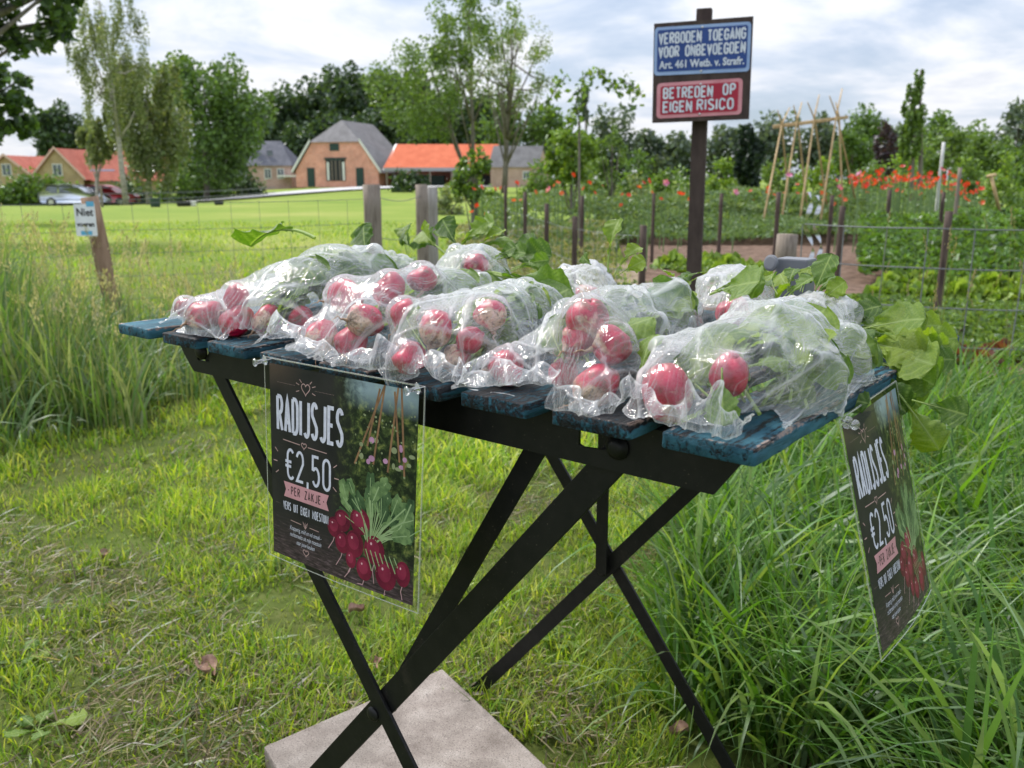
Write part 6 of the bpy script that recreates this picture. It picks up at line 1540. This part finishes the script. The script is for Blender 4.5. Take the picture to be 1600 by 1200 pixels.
for i in range(34):
    poppy(r_.uniform(1160, 1320), 305+r_.gauss(0, 10)-(8 if i % 3 == 0 else 0), r_.uniform(13.5, 16), PR if i % 3 == 0 else PO, r_.uniform(.035, .055), 'orange red poppy among the bean canes', 'poppies among the bean canes')
for i in range(26):
    poppy(r_.uniform(745, 1080), 297+r_.gauss(0, 11), r_.uniform(8, 13), PR if i % 3 else PO, r_.uniform(.026, .040), 'scattered red poppy in the green border left of the sign post', 'scattered poppies left of the sign post')
for (px, py, lb) in ((858, 297, 'pink purple flower beside a red poppy in the border'), (1040, 286, 'pink purple flower left of the sign post'), (1149, 301, 'magenta flower right of the sign post'), (1233, 275, 'pink flower between the bean canes'), (1311, 294, 'pink flower low in the bean frame'), (1343, 272, 'pink flower left of the dense poppies'), (1472, 266, 'rose coloured flower right of the dense poppies')):
    poppy(px, py, 10.5, PP, .05, lb, 'pink and purple flowers')
for (px, py) in ((740, 296), (752, 293), (745, 322), (737, 332), (757, 336)): poppy(px, py, 9, PR if py < 330 else PO, .035, 'red poppy beside the slender young tree', 'poppies beside the young tree')
# meadow odds and ends
for (px, py, D, w_, h_, c, nm, lb) in ((243, 318, 30, .35, .30, (.03, .06, .05), 'water_trough', 'small dark green trough in the meadow'), (287, 322, 31, .5, .18, (.03, .03, .03), 'feed_tub', 'dark low tub in the meadow beside a white one'), (302, 323, 31, .2, .18, (.7, .7, .7), 'feed_bucket', 'small white bucket in the meadow'), (342, 322, 33, .35, .14, (.03, .03, .03), 'rubber_tub', 'flat dark tub farther right in the meadow')):
    q = G(px, D); MBx = MB().lathe([(0, w_*.42), (h_*.15, w_*.45), (h_*.9, w_*.5), (h_, w_*.52), (h_*.99, w_*.46), (h_*.2, w_*.38), (h_*.18, .01)], q, (0, 0, 1), 14); tag(MBx.build(nm, plain(nm+'_colour', c, .5), None, True), lb, nm.replace('_', ' '))
# ------------------------------------------------------------------ buildings
def brick(name, c1, c2, mort, sc):
    m, t, o = mat(name); v = objco(t); n = t.nodes.new('ShaderNodeTexBrick'); n.inputs['Scale'].default_value = sc
    n.inputs['Color1'].default_value = (*c1, 1); n.inputs['Color2'].default_value = (*c2, 1); n.inputs['Mortar'].default_value = (*mort, 1)
    n.inputs['Mortar Size'].default_value = .012; n.inputs['Brick Width'].default_value = .44; n.inputs['Row Height'].default_value = .14
    sp = t.nodes.new('ShaderNodeSeparateXYZ'); t.links.new(v, sp.inputs[0]); cm = t.nodes.new('ShaderNodeCombineXYZ'); t.links.new(math_(t, 'ADD', sp.outputs[0], sp.outputs[1]), cm.inputs[0]); t.links.new(sp.outputs[2], cm.inputs[1])
    t.links.new(cm.outputs[0], n.inputs['Vector']); c = mixc(t, 1.0, n.outputs[0], ramp(t, noise(t, v, .8, 5, .6), [(.3, .8), (.7, 1.15)]), 'MULTIPLY')
    b = bsdf(t, c, .9, .1); t.links.new(b.outputs[0], o.inputs[0]); return m
M_brick = brick('red_orange_brick', (.66, .26, .19), (.80, .37, .28), (.70, .54, .46), 1.6); M_pbrick = brick('pinkish_brick', (.42, .26, .22), (.52, .34, .28), (.5, .45, .42), 1.6); M_ybrick = brick('yellow_brick', (.36, .26, .13), (.42, .32, .18), (.4, .35, .28), 1.6)
def tiles(name, c1, c2):
    m, t, o = mat(name); v = objco(t); n = noise(t, v, 1.2, 6, .6); wv = t.nodes.new('ShaderNodeTexWave'); wv.inputs['Scale'].default_value = 2.0; wv.inputs['Distortion'].default_value = .5; t.links.new(v, wv.inputs['Vector']); wv.bands_direction = 'Z'
    c = mixc(t, .25, ramp(t, n, [(.3, c1), (.7, c2)]), mixc(t, 1.0, ramp(t, n, [(.3, c1), (.7, c2)]), wv.outputs[0], 'MULTIPLY')); b = bsdf(t, c, .8, .2); t.links.new(bump(t, wv.outputs[0], .5, .05), b.inputs['Normal']); t.links.new(b.outputs[0], o.inputs[0]); return m
M_slate = tiles('grey_roof_tiles', (.16, .155, .16), (.27, .26, .27)); M_orange = tiles('orange_roof_tiles', (.58, .13, .06), (.72, .20, .10)); M_redt = tiles('red_roof_tiles', (.40, .11, .08), (.52, .17, .12)); M_bslate = tiles('dark_blue_slate', (.10, .105, .13), (.17, .175, .21))
M_wht = plain('white_barge_board', (.75, .75, .72), .6); M_drk = plain('dark_opening', (.02, .022, .025), .5); M_green = plain('dark_green_door', (.02, .05, .045), .5); M_pane = mottled('window_pane', (.05, .06, .07), (.16, .19, .22), 2, .15, .6, 0)
class Frame:
    """local frame of a building: u along the view's right, d away from the viewer, z up; origin at a ground point"""
    def __init__(s, px, D, turn=0.0):
        s.o = G(px, D); c, q = math.cos(turn), math.sin(turn); s.a = _r*c+_h*q; s.b = _h*c-_r*q
    def __call__(s, u, d, z): return s.o+s.a*u+s.b*d+np.array([0, 0, z])
def part(fr, nm, mt, polys, root, depth=None):
    """polys: list of point lists in (u,d,z)"""
    V = []; Fs = []
    for p in polys:
        k = len(V); V += [fr(*q) for q in p]; Fs.append(list(range(k, k+len(p))))
    return link(nm, npmesh(nm, np.array(V), Fs, mat=mt), root)
def bbox(fr, nm, mt, u0, u1, d0, d1, z0, z1, root):
    V = [fr(u, d, z) for z in (z0, z1) for u, d in ((u0, d0), (u1, d0), (u1, d1), (u0, d1))]
    return link(nm, MB().add(V, [[0,3,2,1],[4,5,6,7],[0,1,5,4],[1,2,6,5],[2,3,7,6],[3,0,4,7]]).mesh(nm, mt), root)
def window(fr, u, z, w_, h_, d, root, frame=M_wht, bars=1):
    f = bbox(fr, 'window', frame, u-w_/2-.08, u+w_/2+.08, d-.06, d-.003, z-.08, z+h_+.08, root)
    p = bbox(fr, 'pane', M_pane, u-w_/2, u+w_/2, d-.075, d-.062, z, z+h_, None)
    p.parent = f
    for i in range(bars): b = bbox(fr, 'glazing_bar', frame, u-w_/2+w_*(i+1)/(bars+1)-.03, u-w_/2+w_*(i+1)/(bars+1)+.03, d-.09, d-.076, z, z+h_, None); b.parent = f
# farmhouse
fr = Frame(527, 107, -.26); root = empty('farmhouse', fr(0, 0, 0), 'orange brick farmhouse with a grey half hipped roof and white gable boards', 'farmhouse')
W = 5.35; E_ = 1.9; HP = 5.2; HW = 3.1; RG = 7.5; Lh = 12
# front gable with doors and openings as thin boxes on its face
part(fr, 'wall', M_brick, [[(-W, 0, 0), (W, 0, 0), (W, 0, E_), (HW, 0, HP), (-HW, 0, HP), (-W, 0, E_)], [(W, 0, 0), (W, Lh, 0), (W, Lh, E_), (W, 0, E_)], [(-W, Lh, 0), (-W, 0, 0), (-W, 0, E_), (-W, Lh, E_)]], root)
part(fr, 'roof', M_slate, [[(-W-.35, -.25, E_-.25), (-HW-.2, -.25, HP), (-.35, 2.6, RG+.35), (-.35, Lh, RG+.35), (-W-.35, Lh, E_-.25)], [(W+.35, -.25, E_-.25), (W+.35, Lh, E_-.25), (-.35, Lh, RG+.35), (-.35, 2.6, RG+.35), (HW+.2, -.25, HP)], [(-HW-.2, -.25, HP), (HW+.2, -.25, HP), (-.35, 2.6, RG+.35)]], root)
for sg in (-1, 1):
    part(fr, 'barge_board', M_wht, [[(sg*(W+.40), -.32, E_-.35), (sg*(HW+.05), -.32, HP-.02), (sg*(HW+.05), -.32, HP+.42), (sg*(W+.40), -.32, E_+.12)]], root)
for u, nm in ((-3.35, 'door'), (3.0, 'door')): bbox(fr, nm, M_green, u-.48, u+.48, -.07, -.004, .05, 2.25, root)
dd = bbox(fr, 'barn_opening', M_drk, -1.35, 1.15, -.05, -.004, .75, 3.15, root)  # near-black panel on the wall; the shaded inside is only its colour
for u in (-1.05, .95): bbox(fr, 'open_shutter', M_wht, u-.14, u+.14, -.12, -.052, .8, 2.9, root)
for u in (-.55, -.05, .5): bbox(fr, 'post', M_post, u-.06, u+.06, -.11, -.052, .8, 3.1, root)
bbox(fr, 'header_beam', M_green, -1.5, 1.3, -.1, -.052, 3.16, 3.42, root); bbox(fr, 'loft_hatch', M_green, -.75, .45, -.06, -.004, 4.2, 5.05, root)
# orange roofed barn
fr = Frame(600, 104); root = empty('open_barn', fr(6, 0, 0), 'long low open barn with a bright orange tiled roof', 'barn')
LB = 13.2
part(fr, 'roof', M_orange, [[(0, -.3, 2.1), (LB, -.3, 2.1), (LB, 3.8, 4.9), (1.0, 3.8, 4.9)], [(1.0, 3.8, 4.9), (LB, 3.8, 4.9), (LB, 8, 2.1), (0, 8, 2.1)]], root)
part(fr, 'back_wall', M_brick, [[(0, 6.5, 0), (LB-.3, 6.5, 0), (LB-.3, 6.5, 3), (0, 6.5, 3)]], root)
part(fr, 'gable_end', M_slate, [[(LB-.01, -.3, 2.0), (LB-.01, 8, 2.0), (LB-.01, 3.8, 4.85)], [(LB-.2, -.2, 0), (LB-.2, 7.8, 0), (LB-.2, 7.8, 2.2), (LB-.2, -.2, 2.2)]], root)
part(fr, 'barge_board', M_wht, [[(LB+.05, -.45, 1.85), (LB+.05, 3.8, 4.75), (LB+.05, 3.8, 5.1), (LB+.05, -.45, 2.25)]], root); part(fr, 'verge_board', M_wht, [[(-.05, -.38, 1.85), (.95, 3.75, 4.9), (1.2, 3.75, 4.95), (.22, -.38, 2.0)]], root)
bbox(fr, 'gutter_board', plain('grey_fascia', (.3, .31, .33), .6), .1, LB-.1, -.42, -.3, 1.75, 2.15, root)
for i in range(6): bbox(fr, 'post', M_post, .3+i*2.5, .48+i*2.5, -.25, -.07, 0, 1.95, root)
for u0, u1, c in ((.5, 3.0, M_drk), (3.6, 6.8, M_green), (7.5, 12.5, M_drk)): bbox(fr, 'stored_goods', c, u0, u1, 2.5, 4, 0, 1.3, root)
# grey roofed barn
fr = Frame(812, 96); root = empty('stone_barn', fr(0, 0, 0), 'small pinkish brick barn with a grey roof right of the orange barn', 'barn')
part(fr, 'wall', M_pbrick, [[(-3.1, 0, 0), (1.9, 0, 0), (1.9, 0, 2.2), (-3.1, 0, 2.2)], [(1.9, 0, 0), (3.3, 3.2, 0), (3.3, 3.2, 2.2), (2.4, 1.6, 4.1), (1.9, 0, 2.2)], [(-3.1, 3.2, 0), (-3.1, 0, 0), (-3.1, 0, 2.2), (-3.1, 3.2, 2.2)]], root)
part(fr, 'roof', M_slate, [[(-3.4, -.2, 2.1), (2.0, -.2, 2.1), (2.6, 1.8, 4.35), (-2.8, 1.8, 4.35)], [(-2.8, 1.8, 4.35), (2.6, 1.8, 4.35), (3.4, 3.6, 2.1), (-3.2, 3.6, 2.1)]], root)
window(fr, .7, .9, .6, .7, 0, root)
# slate roofed house
fr = Frame(416, 112); root = empty('slate_roofed_house', fr(0, 0, 0), 'pinkish brick house with a dark slate roof left of the farmhouse', 'house')
part(fr, 'wall', M_pbrick, [[(-2.2, 0, -.3), (3.2, 0, -.3), (3.2, 0, 3.0), (-2.2, 0, 3.0)], [(3.2, 0, -.3), (3.2, 7, -.3), (3.2, 7, 3), (3.2, 0, 3)], [(-2.2, 7, -.3), (-2.2, 0, -.3), (-2.2, 0, 3), (-2.2, 7, 3)]], root)
part(fr, 'roof', M_bslate, [[(-2.5, -.3, 2.9), (3.5, -.3, 2.9), (1.3, 3.2, 6.0), (-1.2, 3.2, 6.0)], [(3.5, -.3, 2.9), (3.5, 7.3, 2.9), (1.3, 3.2, 6.0)], [(-2.5, 7.3, 2.9), (-2.5, -.3, 2.9), (-1.2, 3.2, 6.0)], [(3.5, 7.3, 2.9), (-2.5, 7.3, 2.9), (-1.2, 3.2, 6.0), (1.3, 3.2, 6.0)]], root)
ch = bbox(fr, 'chimney', M_wht, -2.0, -1.4, 1.5, 2.1, 3.5, 6.6, root)
for u in (.3, 1.9): window(fr, u, 1.4, .7, 1.1, 0, root)
bbox(fr, 'porch_roof', M_wht, 2.0, 5.4, -1.8, -.2, 1.55, 1.75, root); bbox(fr, 'skylight', M_pane, .1, .8, .9, 1.0, 4.15, 4.75, root)
# row of red tiled houses at the left
for i, (px, D, ap, hw, lb) in enumerate(((14, 100, 244, 42, 'red tiled brick house with a yellow gable at the far left edge'), (93, 100, 233, 38, 'red tiled house with a yellow gable and solar panels above the silver car'), (166, 104, 246, 36, 'red tiled house half hidden behind the birch trunks'))):
    fr = Frame(px, D); z0 = fr.o[2]; mp_ = D/FPX; root = empty('tiled_house', fr(0, 0, 0), lb, 'house', 'red tiled houses')
    za = P(px, ap, D)[2]-z0; ze = P(px, 276, D)[2]-z0; w2 = hw*mp_
    part(fr, 'gable_wall', M_ybrick, [[(-w2, 0, 0), (w2, 0, 0), (w2, 0, ze), (0, 0, za), (-w2, 0, ze)]], root)
    for sg in (-1, 1):
        part(fr, 'gable_roof', M_redt, [[(sg*(w2+.3), -.3, ze-.35), (0, -.3, za+.12), (0, 5, za+.12), (sg*(w2+.3), 5, ze-.35)]], root)
        part(fr, 'barge_board', plain('pink_board', (.62, .42, .36), .6), [[(sg*(w2+.35), -.34, ze-.45), (0, -.34, za+.0), (0, -.34, za+.32), (sg*(w2+.35), -.34, ze-.1)]], root)
    window(fr, 0, ze+.15, .9, 1.15, 0, root)
    zr = za+.1; part(fr, 'main_roof', M_redt, [[(-w2-.2, 1.2, ze-.5), (w2*2.3, 1.2, ze-.5), (w2*2.3, 4.6, zr), (-w2-.2, 4.6, zr)]], root)
    part(fr, 'solar_panel', plain('solar_panel_blue', (.10, .12, .20), .2, .8), [[(w2*.9, 2.25, ze+.62), (w2*1.9, 2.25, ze+.62), (w2*1.9, 3.7, ze+.62+(zr-ze)*.44), (w2*.75, 3.7, ze+.62+(zr-ze)*.44)]], root)
    part(fr, 'wall', M_ybrick, [[(w2, 1.5, 0), (w2*2.3, 1.5, 0), (w2*2.3, 1.5, ze-.4), (w2, 1.5, ze-.4)]], root)
# parked cars
def car(px, D, label, paint, L=4.1, flip=1, zoff=0.0, turn=0.0):
    fr = Frame(px, D, turn); root = empty('parked_car', fr(0, 0, 0), label, 'car', 'cars parked by the hedge')
    side = [(-2.05, .35), (-2.05, .85), (-1.95, 1.05), (-1.75, 1.42), (-1.3, 1.50), (.1, 1.48), (.55, 1.32), (1.05, .98), (1.75, .86), (2.0, .70), (2.05, .40), (1.85, .28), (-1.9, .28)]
    side = [(x*flip, z) for x, z in side]; n = len(side)
    V = []
    for d, k in ((-.80, .9), (-.84, 1.0), (.84, 1.0), (.80, .9)):
        for x, z in side:
            inn = .12 if z > 1.0 else 0
            V.append(fr(x, d*(1-inn), z+zoff))
    Fs = [[j*n+i, j*n+(i+1) % n, (j+1)*n+(i+1) % n, (j+1)*n+i] for j in range(3) for i in range(n)]+[list(range(n))[::-1], [3*n+i for i in range(n)]]
    link('body', MB().add(V, Fs).mesh('body', paint, True), root)
    for a, b in (((-1.6, -.75), (-1.25, 1.4)),): pass
    for (x0, x1, x2, x3) in ((-1.75, -.85, -.85, -1.5), (-.75, .25, .0, -.75), (.32, .95, .48, .12)):
        part(fr, 'side_window', M_pane, [[(x0*flip, -.765, .95+zoff), (x1*flip, -.765, .95+zoff), (x2*flip, -.735, 1.36+zoff), (x3*flip, -.735, 1.36+zoff)]], root)
    for x in (-1.3, 1.25):
        for d in (-.86, .70):
            w_ = MB().lathe([(0, .32), (.16, .32)], fr(x*flip, d, .32+zoff), fr.b, 20).build('wheel', M_drk, root); MB().lathe([(0, .19), (.01, .19), (.015, .05)], fr(x*flip, d-.015, .32+zoff), fr.b, 14).build('rim', M_steel, root)
    bbox(fr, 'headlight', M_wht, 1.86*flip-.08, 1.86*flip+.08, -.87, -.80, .60+zoff, .74+zoff, root)
car(118, 61, 'silver hatchback parked before the hedge left of the birch trunks', bsdf and _metal('silver_paint', (.62, .66, .72), .3)); car(166, 63, 'dark red car parked just right of the silver hatchback', plain('dark_red_paint', (.30, .02, .03), .3, .6))
